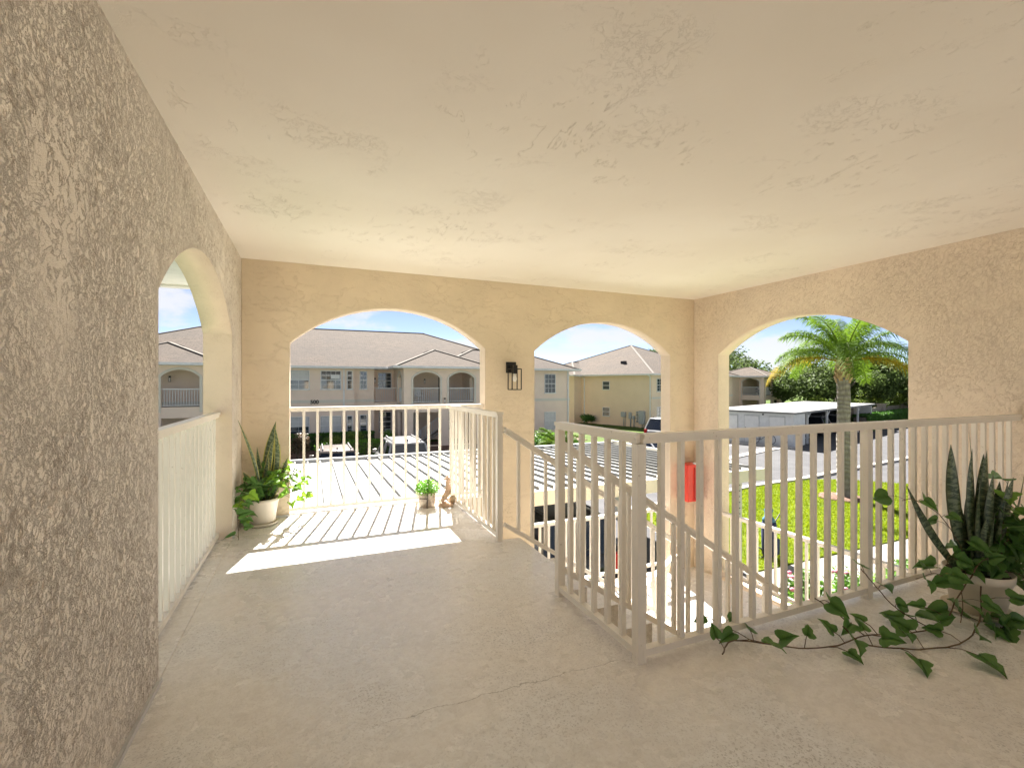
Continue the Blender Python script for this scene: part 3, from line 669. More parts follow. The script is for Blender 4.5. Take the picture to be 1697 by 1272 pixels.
# ------------------------------------------------------------------ ground, road, paths
solo('ground', MB().box(-300, 400, 5.4, 500, G-.3, G).box(-300, 400, -60, 5.3995, G-.3, G), M['meadow'], kind='structure')
solo('parking_lot', MB().prism([(-60,7.3),(9.4,7.3),(9.4,12.9),(13,13.3),(16.9,13.9),(20.5,14.05),(23.4,11.6),(24.6,9),(24.8,7.6),(70,7.6),(110,30),(70,37),(29,27.4),(17,27.4),(16.5,24.5),(-60,24.5)], G, G+.004), M['asphalt'], kind='structure')
lw = [(9.4,7.62),(24.7,7.62),(24.5,9),(23.3,11.75),(21.8,13.3),(20.45,13.9),(18.45,13.95),(16.9,13.8),(13,13.2),(9.4,12.8)]
solo('lawn', MB().prism(lw, G+.004, G+.05), M['lawn'], kind='structure')
solo('path', MB().prism([(5.6,6.1),(60,6.1),(60,7.58),(5.6,7.58)], G, G+.03), M['concrete'], kind='structure')
solo('bounce_slab', MB().prism([(-20,-40),(30,-40),(30,-4),(-20,-4)], G+.004, G+.03), M['bband'], kind='structure')  # pale slab added out of view to bounce sunlight up to the ceiling
solo('grass_strip', MB().prism([(5.24,-6),(60,-6),(60,6.08),(5.24,6.08)], G+.002, G+.02), M['lawn'], kind='structure')
kb = MB(); kp = [(9.3,12.95),(13,13.35),(16.9,13.98),(20.5,14.2),(23.1,14.6),(29.9,15.55),(45,17.6),(70,21)]
for a, b_ in zip(kp[:-1], kp[1:]): kb.bar((a[0],a[1],G+.05),(b_[0],b_[1],G+.05),.28,.12)
kp = [(23.7,12.0),(25.4,9.3),(26,7.7)]
solo('kerb', kb, M['kerb'], kind='structure')
kb = MB(); kp = [(20.5,19.4),(22.8,20.1),(26.5,21.2),(29.6,21.9)]
for a, b_ in zip(kp[:-1], kp[1:]): kb.bar((a[0],a[1],G+.03),(b_[0],b_[1],G+.03),.5,.06)
kb.prism([(29.9,21.2),(28.2,28),(27.2,27.8),(28.9,21.0)], G+.004, G+.10)
kb.bar((-60,24.6,G+.05),(16.5,24.6,G+.05),.2,.13); kb.bar((17,27.5,G+.05),(28,27.5,G+.05),.2,.13)
solo('kerb', kb, M['kerb'], kind='structure')
pm = MB()
for i in range(5): x = 24.2 + i*.0; 
for i in range(3): pm.bar((24.0-.29*i*1.6+2, 21.6+.957*i*2.2, G+.006),(27.6-.29*i*1.6+1.2, 22.6+.957*i*2.2, G+.006),.11,.004)
for i in range(12): pm.bar((-8+i*2.7, 19.2, G+.006),(-8+i*2.7, 24.2, G+.006),.10,.004)
solo('parking_markings', pm, M['paint'], kind='structure')
solo('mulch_bed', MB().prism([(-16,28.4),(12.9,28.4),(14,31),(19.5,30.8),(19.5,33),(13,33),(13,34.1),(-16,34.1)], G, G+.04), M['mulch'], kind='structure')
solo('mulch_bed', MB().lathe([(.85,0),(.7,.05),(.2,.09)], (18.3,11.25,G+.05), 20, .08), M['mulch'], kind='structure')
solo('path', MB().prism([(9.0,26),(12.6,26),(12.6,31.5),(9.0,31.5)], G+.005, G+.06), M['concrete'], kind='structure')
# short grass blades on the lawn
gb = MB(); rr = random.Random(11)
def inside(x, y, poly):
    c = False; j = len(poly)-1
    for i in range(len(poly)):
        if ((poly[i][1] > y) != (poly[j][1] > y)) and x < (poly[j][0]-poly[i][0])*(y-poly[i][1])/(poly[j][1]-poly[i][1]) + poly[i][0]: c = not c
        j = i
    return c
for i in range(42000):
    x = rr.uniform(9.5,24.6); y = rr.uniform(7.6,13.9)
    if not inside(x, y, lw) or (x-18.3)**2 + (y-11.25)**2 < .55: continue
    a = rr.uniform(0,6.28); w_ = .02; h = rr.uniform(.03,.075); dx, dy = math.cos(a)*w_, math.sin(a)*w_
    gb.add([(x-dx,y-dy,G+.045),(x+dx,y+dy,G+.045),(x+rr.uniform(-.03,.03),y+rr.uniform(-.03,.03),G+.045+h)], [(0,1,2)])
M['blade'] = leafm('grass_blade', (.115,.165,.004), (.17,.215,.008), .8, .4, .9, .1, .12)
solo('grass', gb, M['blade'], 'short bright green mown grass on the lawn round the palm', 'grass', kind='stuff', fixn=False)

# ------------------------------------------------------------------ foliage makers
def leafcloud(mb, c, rad, n, ls, rnd, shell=.55, flat=1):
    for i in range(n):
        d = Vector((rnd.gauss(0,1), rnd.gauss(0,1), rnd.gauss(0,1)))
        if d.length < 1e-4: continue
        d.normalize(); r_ = shell + (1-shell)*rnd.random() if rnd.random() < .8 else rnd.random()
        p = Vector((c[0]+d.x*rad[0]*r_, c[1]+d.y*rad[1]*r_, c[2]+d.z*rad[2]*r_))
        a = Vector((rnd.uniform(-1,1), rnd.uniform(-1,1), rnd.uniform(-.6,.6))).normalized()*ls*rnd.uniform(.6,1.3)
        b_ = a.cross(d + Vector((rnd.uniform(-.8,.8), rnd.uniform(-.8,.8), rnd.uniform(-.4,.9)))).normalized()*ls*.55
        mb.add([p-a, p-b_, p+a, p+b_], [(0,1,2,3)])
def tree(loc, h, r, seed, label, matk='oak', trunk=.35, low=.25, ls=.16, n=260, clumps=26, name='broadleaf_tree', group='trees beyond the carport', lean=(0,0)):
    rnd = random.Random(seed); t = thing(name, label, 'tree', loc, 0, group)
    x, y, z = loc; tm = MB(); fork = h*low
    tm.tube([(x,y,z-.1),(x+.05,y,z+fork*.5),(x+lean[0]*.2,y+lean[1]*.2,z+fork)], [trunk*1.3,trunk,trunk*.85], 10)
    ends = []
    for k in range(6):
        a = k*1.05 + rnd.random(); e = (x+math.cos(a)*r*.6+lean[0], y+math.sin(a)*r*.6+lean[1], z+h*rnd.uniform(.55,.8))
        m_ = (x+math.cos(a)*r*.28, y+math.sin(a)*r*.28, z+fork+(e[2]-z-fork)*.45)
        tm.tube([(x+lean[0]*.2,y+lean[1]*.2,z+fork*.95), m_, e], [trunk*.6,trunk*.35,trunk*.12], 7); ends.append(e)
    part('trunk', tm, M['bark'], t)
    cr = MB()
    for k in range(clumps):
        a = rnd.random()*6.283; rr_ = r*math.sqrt(rnd.random())*.82; zz = rnd.uniform(low*.95, .9)
        cap = math.sqrt(max(0, 1-(rr_/r)**2)); zc = z + h*(low*.9 + (.92-low*.9)*cap*rnd.uniform(.35,1)) if rnd.random() < .75 else z + h*rnd.uniform(low, .6)
        q = r*rnd.uniform(.20,.34)
        leafcloud(cr, (x+math.cos(a)*rr_+lean[0], y+math.sin(a)*rr_+lean[1], zc), (q, q, q*.7), n, ls, rnd)
    part('crown', cr, M[matk], t, fixn=False)
    return t
def shrub(loc, rx, ry, h, seed, label, matk='bush', ls=.05, n=900, name='shrub', group='shrubs in the beds', flowers=None):
    rnd = random.Random(seed); t = thing(name, label, 'shrub', loc, 0, group); x, y, z = loc
    sm = MB()
    for k in range(5):
        a = k*1.3+seed; sm.tube([(x,y,z),(x+math.cos(a)*rx*.3,y+math.sin(a)*ry*.3,z+h*.6)], [.018,.006], 5)
    part('stem', sm, M['bark'], t)
    cr = MB()
    for k in range(9):
        a = rnd.random()*6.283; q = rnd.random()**.5*.62
        leafcloud(cr, (x+math.cos(a)*rx*q, y+math.sin(a)*ry*q, z+h*rnd.uniform(.35,.72)), (rx*.45, ry*.45, h*.3), n//9, ls, rnd, .4)
    part('foliage', cr, M[matk], t, fixn=False)
    if flowers:
        fm = MB()
        for k in range(flowers):
            a = rnd.random()*6.283; q = rnd.random()**.5*.8; fm.ico((x+math.cos(a)*rx*q, y+math.sin(a)*ry*q, z+h*rnd.uniform(.75,1.0)), .045, 1, (1,1,.7), .4, k)
        part('flower', fm, M['pink'], t)
    return t
def hedge(a, b, w_, h, seed, label, n, ls=.06, matk='hedge', group='clipped hedges'):
    rnd = random.Random(seed); t = thing('hedge', label, 'hedge', ((a[0]+b[0])/2,(a[1]+b[1])/2,G), 0, group)
    A = Vector((*a,0)); B = Vector((*b,0)); d = (B-A).normalized(); nn = Vector((-d.y,d.x,0)); L = (B-A).length
    c0 = MB().bar((*a, G+h*.45),(*b, G+h*.45), w_*.78, h*.86); part('branches', c0, M['bark'], t)
    lf = MB()
    for i in range(n):
        s = rnd.random()*L; k = rnd.random()
        if k < .4: off = rnd.uniform(-.5,.5)*w_; zz = h*(1+.05*mn.noise(Vector((s*1.2, seed, 0))))+rnd.uniform(-.08,.03)
        else: off = (w_*.5)*(1 if k < .65 else -1)*(1+.08*mn.noise(Vector((s, zz if i else 0, 1)))) + rnd.uniform(-.05,.02); zz = rnd.random()*h
        p = A + d*s + nn*off; p.z = G+zz
        u = Vector((rnd.uniform(-1,1), rnd.uniform(-1,1), rnd.uniform(-.7,.7))).normalized()*ls*rnd.uniform(.7,1.3); v = u.cross(Vector((rnd.uniform(-1,1), rnd.uniform(-1,1), rnd.uniform(.1,1)))).normalized()*ls*.6
        lf.add([p-u, p-v, p+u, p+v], [(0,1,2,3)])
    part('foliage', lf, M[matk], t, fixn=False); return t

# ------------------------------------------------------------------ palm
def frond(mb, base, az, el, L, droop, rnd, nl=58, lw_=.022, ll=.62):
    base = Vector(base); pts = []; hd = Vector((math.cos(az), math.sin(az), 0))
    for i in range(15):
        t = i/14; e = el - droop*t**1.3
        if i == 0: p = base.copy()
        else: p = pts[-1] + (hd*math.cos(e) + Vector((0,0,1))*math.sin(e))*(L/14)
        pts.append(p)
    mb[0].tube(pts, [.030*(1-t/15)+.004 for t in range(15)], 5)
    sd = hd.cross(Vector((0,0,1)))
    for i in range(nl):
        t = .16 + .84*i/nl; f = t*14; k = min(13, int(f)); p = pts[k].lerp(pts[k+1], f-k); dr = (pts[k+1]-pts[k]).normalized()
        l = ll*(math.sin(math.pi*min(1, .12+t*.86))**.55)*rnd.uniform(.85,1.1)
        for sg in (-1, 1):
            for rep in (0, 1):
                o = (sd*sg*rnd.uniform(.7,1) + dr*rnd.uniform(.45,.75) + Vector((0,0,rnd.uniform(-.1,.45) if rep == 0 else rnd.uniform(-.3,.1)))).normalized()
                q1 = p + o*l*.5; q2 = p + o*l*.85 + Vector((0,0,-l*rnd.uniform(.22,.5)))
                u = dr*lw_*.5
                mb[1].add([p-u, p+u, q1+u, q1-u, q2], [(0,1,2,3),(3,2,4)])
def palm(loc, trunk_h, r0, r1, nf, L, label, seed, dry=2, ll=.62, name='palm_tree', boot=True, group=None, els=None):
    rnd = random.Random(seed); x, y, z = loc; t = thing(name, label, 'palm tree', loc, 0, group)
    tr = MB(); n = 26; tr.tube([(x+.02*math.sin(i*.4), y, z-.05+trunk_h*i/n) for i in range(n+1)], [(r0+(r1-r0)*min(1,i/(n*.75)))*(1.25 if i == 0 else 1+.03*math.sin(i*2.1)) for i in range(n+1)], 16)
    part('trunk', tr, M['ptrunk'], t)
    top = z + trunk_h
    if boot:
        bt = MB()
        for k in range(46):
            a = k*2.4; zz = top - .25 + .8*k/46; r_ = r1*1.05 - .06*k/46
            p = Vector((x+math.cos(a)*r_, y+math.sin(a)*r_, zz)); q = p + Vector((math.cos(a)*.07, math.sin(a)*.07, .20)); bt.bar(p - Vector((math.cos(a)*.03, math.sin(a)*.03, .06)), q, .13, .035, (math.cos(a), math.sin(a), 0))
        bt.tube([(x,y,top-.3),(x,y,top+.2),(x,y,top+.62)], [r1*1.0,r1*.95,r1*.5], 12)
        part('leaf_bases', bt, M['pboot'], t); top += .5
    for k in range(nf):
        mb = [MB(), MB()]; az = k*2.399 + rnd.uniform(-.2,.2)
        el = els[k % len(els)] if els else 1.42 - 1.15*(k/nf)
        frond(mb, (x+math.cos(az)*r1*.4, y+math.sin(az)*r1*.4, top + .1*(1-k/nf)), az, el, L*rnd.uniform(.88,1.08), (rnd.uniform(1.0,1.3) if el > .9 else rnd.uniform(1.3,1.7)), rnd, ll=ll)
        f = part('frond', mb[1], M['palmdry'] if k >= nf-dry else M['palm'], t, fixn=False)
        part('midrib', mb[0], M['oak2'] if k < nf-dry else M['palmdry'], f)
    return t
palm((18.35,11.25,G+.04), 4.58, .225, .215, 24, 2.75, 'tall palm with a ringed grey trunk and drooping green and yellow fronds on the lawn', 4, 2, .74)
palm((13.6,24.9,G), .55, .12, .10, 13, 1.6, 'small bushy palm in the bed by the far building corner', 9, 1, .5, name='small_palm', boot=False)

# ------------------------------------------------------------------ houses
def hip(mb, x0, x1, y0, y1, ze, pitch, caps=None):
    w_ = min(x1-x0, y1-y0)/2; zr = ze + w_*pitch
    if x1-x0 >= y1-y0: a, b_ = (x0+w_, (y0+y1)/2, zr), (x1-w_, (y0+y1)/2, zr)
    else: a, b_ = ((x0+x1)/2, y0+w_, zr), ((x0+x1)/2, y1-w_, zr)
    vs = [(x0,y0,ze),(x1,y0,ze),(x1,y1,ze),(x0,y1,ze),a,b_]
    if x1-x0 >= y1-y0: fs = [(0,1,5,4),(1,2,5),(2,3,4,5),(3,0,4)]
    else: fs = [(0,1,4),(1,2,5,4),(2,3,5),(3,0,4,5)]
    mb.add(vs, fs + [(3,2,1,0)])
    if caps is not None:
        cs = ((0,a),(1,b_),(2,b_),(3,a)) if x1-x0 >= y1-y0 else ((0,a),(1,a),(2,b_),(3,b_))
        for i, e in cs: caps.bar(Vector(vs[i])+Vector((0,0,.012)), Vector(e)+Vector((0,0,.012)), .2, .05)
        caps.bar(a, b_, .2, .05) if (Vector(a)-Vector(b_)).length > .1 else None
def gutter(mb, x0, x1, y0, y1, z, s=.13):
    mb.box(x0-s, x1+s, y0-s, y0, z-.14, z+.01); mb.box(x0-s, x1+s, y1, y1+s, z-.14, z+.01); mb.box(x0-s, x0, y0, y1, z-.14, z+.01); mb.box(x1, x1+s, y0, y1, z-.14, z+.01)
def window(root, x0, x1, z0, z1, y, cols=2, grid=True, blind=0, axis='y', sgn=-1, frame='white'):
    "window in a wall plane y (facing -y) or, axis x, plane x"
    def bx(mb, a, b_, c, d_, k0, k1):
        if axis == 'y': mb.box(a, b_, y+sgn*k0, y+sgn*k1, c, d_)
        else: mb.box(y+sgn*k0, y+sgn*k1, a, b_, c, d_)
    f = MB(); t_ = .05
    bx(f, x0-t_, x1+t_, z1, z1+t_, 0, .05); bx(f, x0-t_-.03, x1+t_+.03, z0-t_-.03, z0, 0, .08); bx(f, x0-t_, x0, z0, z1, 0, .05); bx(f, x1, x1+t_, z0, z1, 0, .05)
    zm = (z0+z1)/2; bx(f, x0, x1, zm-.025, zm+.025, .012, .045)
    if grid:
        for i in range(1, cols): xx = x0+(x1-x0)*i/cols; bx(f, xx-.009, xx+.009, z0, zm-.026, .013, .032); bx(f, xx-.009, xx+.009, zm+.026, z1, .013, .032)
        for zq in ((z0+zm)/2, (zm+z1)/2): bx(f, x0, x1, zq-.009, zq+.009, .0131, .0318)
    fo_ = part('window', f, M[frame], root, local=True)
    p = MB(); bx(p, x0, x1, z0, z1, .001, .012); part('pane', p, M['glass'], fo_, local=True)
    if blind:
        p = MB(); bx(p, x0+.01, x1-.01, zm+.03 if blind == 1 else z0+.02, z1-.01, .0121, .0127); part('blind', p, M['blind'], fo_, local=True)
    return fo_
def archtrim(mb, s0, s1, zb, zs, rise, y, w_=.14, th=.05, axis='y', sgn=-1):
    hw = (s1-s0)/2; rad = (hw*hw+rise*rise)/(2*rise); cz = zs+rise-rad; t0 = math.asin(hw/rad); c = (s0+s1)/2; pts = [(s0, zb), (s0, zs)]
    pin = [(s0,zb),(s0,zs)] + [(c+rad*math.sin(-t0+2*t0*i/12), cz+rad*math.cos(-t0+2*t0*i/12)) for i in range(1,12)] + [(s1,zs),(s1,zb)]
    ro = rad+w_; pout = [(s0-w_,zb),(s0-w_,zs+.03)] + [(c+ro*math.sin(-t0*1.04+2*t0*1.04*i/12), cz+ro*math.cos(-t0*1.04+2*t0*1.04*i/12)) for i in range(1,12)] + [(s1+w_,zs+.03),(s1+w_,zb)]
    n = len(pin)
    for i in range(n-1):
        vs = []
        for k in (0, th):
            for q in (pin[i], pin[i+1], pout[i+1], pout[i]): vs.append((q[0], y+sgn*k, q[1]) if axis == 'y' else (y+sgn*k, q[0], q[1]))
        mb.add(vs, [(0,1,2,3),(7,6,5,4),(0,4,5,1),(1,5,6,2),(2,6,7,3),(3,7,4,0)])
def brail(mb, a, b_, z=0, h=1.02, sp=.125):
    A = Vector((*a,0)); B = Vector((*b_,0)); L = (B-A).length; d = (B-A).normalized()
    mb.bar((*a,z+h),(*b_,z+h),.06,.05); mb.bar((*a,z+.09),(*b_,z+.09),.05,.04); n = int(L/sp)
    for i in range(1,n): p = A+d*L*i/n; mb.vbar(p.x, p.y, z+.11, z+h-.025, .028)

SOF = 2.36
def porch_block(root, x0, x1, yf, yb, wall, ops, sides=True, low=True, gz=G, side_op=None):
    "projecting two storey porch, front face at yf"
    fr = archwall(MB(), (x0, yf), (1,0), x1-x0, gz, SOF, .2, [])
    a = MB(); mbx = archwall(MB(), (x0, yf), (1,0), x1-x0, -.35, SOF, .2, [(o[0]-x0, o[1]-x0, 0, 1.72, .40) for o in ops])
    mbx2 = archwall(MB(), (x0, yf), (1,0), x1-x0, gz, -.35, .2, [(o[0]-x0, o[1]-x0, gz+.1, -.62, 0) for o in ops])
    so = side_op or ((yb-yf-.2)/2-.85, (yb-yf-.2)/2+.85)
    D = yb-yf-.2
    for xs, sg in ((x0+.2, 1), (x1, 1)):
        archwall(mbx, (xs, yf+.2), (0,1), D, -.35, SOF, .2, [(max(.15,so[0]), min(D-.15,so[1]), 0, 1.72, .38)])
        archwall(mbx2, (xs, yf+.2), (0,1), D, gz, -.35, .2, [(max(.15,so[0]), min(D-.15,so[1]), gz+.1, -.62, 0)])
    part('porch_wall', weld(mbx), M[wall], root, local=True); part('porch_pillars', weld(mbx2), M[wall], root, local=True)
    part('porch_floor', MB().box(x0+.2, x1-.2, yf+.2, yb, -.25, 0), M['concrete'], root, local=True)
    tm = MB()
    for o in ops: archtrim(tm, o[0], o[1], -.3, 1.72, .40, yf, .14, .04)
    for xs, sg in ((x0, -1), (x1, 1)): archtrim(tm, yf+.2+max(.15,so[0]), yf+.2+min(D-.15,so[1]), -.3, 1.72, .38, xs, .12, .04, 'x', sg)
    part('arch_trim', tm, M['bband'], root, local=True)
    for o in ops:
        rm = MB(); brail(rm, (o[0], yf+.1), (o[1], yf+.1)); part('railing', rm, M['white'], root, local=True)
    for xs in (x0+.1, x1-.1):
        rm = MB(); brail(rm, (xs, yf+.2+max(.15,so[0])), (xs, yf+.2+min(D-.15,so[1]))); part('railing', rm, M['white'], root, local=True)

# --- building 500
b5 = thing('apartment_building', 'two storey grey cream apartment building with the number 500 on its wall', 'building')
wl5 = MB()
wl5.box(-14.8, 2.72, 34.2, 49.8, G, SOF); wl5.box(2.72, 4.08, 34.55, 49.8, G, SOF); wl5.box(4.08, 13.0, 35.9, 49.8, G, SOF); wl5.box(13.0, 17.0, 34.2, 49.8, G, SOF)
part('wall', wl5, M['bwall'], b5, local=True)
part('wing_wall', MB().box(12.2, 19.15, 33.0, 39.8, G, SOF-.004), M['bwall'], b5, local=True)
rf5 = MB(); cp5 = MB(); hip(rf5, -15.4, 17.6, 33.6, 50.4, 2.5, .401, cp5); part('roof', rf5, M['shingle'], b5, local=True)
rf5 = MB(); hip(rf5, 8.0, 19.75, 32.4, 40.4, 2.497, .40, cp5); part('wing_roof', rf5, M['shingle'], b5, local=True)
for cx in (8.45, -8.05):
    rf5 = MB(); hip(rf5, cx-3.45, cx+3.45, 31.1, 40.0, 2.503, .395, cp5); part('porch_roof', rf5, M['shingle'], b5, local=True)
part('ridge_caps', cp5, M['hipcap'], b5, local=True)
gt = MB(); gutter(gt, -15.4, 17.6, 33.6, 50.4, 2.5); gutter(gt, 13.0, 19.75, 32.4, 40.4, 2.497)
part('gutter', gt, M['white'], b5, local=True)
gt = MB()
for cx in (8.45, -8.05):
    gt.box(cx-3.6, cx+3.6, 30.95, 31.1, 2.36, 2.51); gt.box(cx-3.6, cx-3.45, 31.1, 33.4, 2.36, 2.51); gt.box(cx+3.45, cx+3.6, 31.1, 33.4, 2.36, 2.51)
part('porch_gutter', gt, M['white'], b5, local=True)
sf = MB().box(-15.4, 17.6, 33.6, 36.0, SOF+.001, SOF+.02); part('soffit', sf, M['white'], b5, local=True)
part('porch_ceiling', MB().box(5.0, 11.9, 31.1, 33.599, SOF+.003, SOF+.024).box(-11.5, -4.6, 31.1, 33.599, SOF+.003, SOF+.024), M['bband'], b5, local=True)
bd = MB(); bd.box(-14.84, 2.76, 34.17, 34.199, .03, .23); bd.box(2.761, 4.10, 34.52, 34.549, .03, .23); bd.box(12.16, 19.19, 32.96, 32.999, -.03, .17); bd.box(19.151, 19.19, 33.0, 39.8, -.03, .17)
part('band', bd, M['bband'], b5, local=True)
porch_block(b5, 5.66, 11.25, 31.7, 35.9, 'bwall', [(6.30,8.15),(8.78,10.63)], side_op=(.45,2.15))
porch_block(b5, -10.85, -5.25, 31.7, 34.2, 'bwall', [(-10.2,-8.35),(-7.75,-5.92)], side_op=(.3,1.9))
rm = MB(); brail(rm, (4.1,34.6), (5.64,34.6)); part('railing', rm, M['white'], b5, local=True)
part('balcony_floor', MB().box(4.081, 5.655, 34.45, 35.899, -.25, 0), M['bwall'], b5, local=True)
for (x0, x1, z0, z1, cols, bl, y) in [(.58,1.80,.98,2.17,4,0,34.2),(-1.42,-.20,.98,2.17,2,1,34.2),(.58,1.80,-2.12,-.92,2,2,34.2),(-1.42,-.20,-2.12,-.92,2,1,34.2),
      (-3.9,-2.7,.98,2.17,3,0,34.2),(-3.9,-2.7,-2.12,-.92,2,0,34.2),(2.26,2.54,.98,2.17,1,0,34.2),(2.26,2.54,-2.12,-.92,1,0,34.2),
      (3.14,3.55,.98,2.17,2,0,34.55),(3.14,3.55,-2.12,-.90,1,0,34.55),(4.55,5.45,1.0,2.1,3,0,35.9),(4.62,5.45,-2.2,-.8,1,0,35.9),
      (16.95,17.85,.62,2.05,3,0,33.0),(16.95,17.85,-2.25,-.95,3,2,33.0),(13.6,14.5,.62,2.05,3,0,33.0)]:
    window(b5, x0, x1, z0, z1, y, cols, True, bl)
part('window_poster', MB().box(1.2, 1.75, 34.150, 34.1545, 1.66, 1.93), M['white'], b5, local=True)
for (x, y) in ((2.02,34.12),(19.02,32.93)):
    d_ = MB(); d_.box(x-.05, x+.05, y, y+.07, G+.1, 2.40); d_.bar((x,y+.03,2.40),(x,y-.42,2.44),.09,.06); part('downspout', d_, M['white'], b5, local=True)
part('door', MB().box(9.1, 9.95, 35.85, 35.899, 0, 2.05), M['trim'], b5, local=True)
window(b5, 9.45, 10.3, -2.3, -.9, 35.9, 1, False)
part('door', MB().box(6.6, 7.45, 35.85, 35.899, G+.1, -.9), M['bband'], b5, local=True)
part('stair_flight', MB().add([(7.2,33.2,G+.1),(9.6,33.2,-1.4),(9.6,33.2,-1.7),(7.2,33.2,G),(7.2,34.3,G+.1),(9.6,34.3,-1.4),(9.6,34.3,-1.7),(7.2,34.3,G)], [(0,1,2,3),(7,6,5,4),(0,4,5,1),(1,5,6,2),(2,6,7,3),(3,7,4,0)]), M['concrete'], b5, local=True)
sr = MB(); sr.bar((7.2,33.15,-1.9),(9.4,33.15,-.45),.06,.05); sr.bar((7.2,33.15,-2.7),(9.4,33.15,-1.25),.05,.04)
for i in range(17): x = 7.2+2.2*i/16; z = -2.7+1.45*i/16; sr.vbar(x, 33.15, z, z+.8, .03)
part('railing', sr, M['white'], b5, local=True)
for (x, y, z) in ((4.3,35.84,1.55),(8.0,35.84,1.5),(8.46,31.62,.15),(-7.9,34.12,1.6)):
    f = part('wall_light', MB().vbar(x, y, z+.1, z+.2, .10).vbar(x-.05, y-.04, z-.14, z+.1, .012).vbar(x+.05, y-.04, z-.14, z+.1, .012).box(x-.06,x+.06,y-.05,y+.03,z-.16,z-.14), M['black'], b5, local=True)
    part('bulb', MB().vbar(x, y-.02, z-.12, z+.08, .06), M['bulb'], f, local=True)
for x in (4.8, 8.7): part('roof_vent', MB().lathe([(.06,0),(.06,.35),(.11,.36),(.10,.45),(.02,.5)], (x if x > 5 else -8.3, 35.3 if x > 5 else 35.5, 3.15 if x > 5 else 3.2), 10), M['alum'], b5, local=True)
cu = bpy.data.curves.new('n500', 'FONT'); cu.body = '500'; cu.size = .36; cu.extrude = .02; cu.offset = .008; cu.align_x = 'CENTER'
to = bpy.data.objects.new('tmp', cu); col.objects.link(to); bpy.context.view_layer.update()
me = bpy.data.meshes.new_from_object(to.evaluated_get(bpy.context.evaluated_depsgraph_get())); bpy.data.objects.remove(to)
me.materials.clear(); me.materials.append(M['black'])
no = bpy.data.objects.new('house_number', me); col.objects.link(no); no.parent = b5; no.location = (.16, 34.145, -.02); no.rotation_euler = (R(90),0,0); no['label'] = 'black numerals 500 on the pale band'

# balcony furniture at 500
def chair(x, y, z, m, label, rz=0):
    t = thing('chair', label, 'chair', (x,y,z), rz)
    part('seat', MB().bbox(-.24,.24,-.22,.22,.40,.44,.01), M[m], t, local=True)
    part('backrest', MB().bbox(-.24,.24,.20,.24,.46,.92,.01), M[m], t, local=True)
    for sx in (-.21,.21):
        for sy in (-.19,.19): part('leg', MB().vbar(sx, sy, 0, .40, .04), M[m], t, local=True)
        part('armrest', MB().box(sx-.025,sx+.025,-.2,.2,.62,.65).vbar(sx,-.17,.44,.62,.03), M[m], t, local=True)
chair(7.05, 33.4, 0, 'white', 'white chair on the upper porch of the 500 building behind the railing', .4)
chair(6.95, 33.6, G+.1, 'white', 'white chair on the ground floor porch of the 500 building beside the stairs', -.5)
chair(5.2, 35.2, G+.1, 'meter', 'grey chair under the ground floor window of the 500 building', .2)

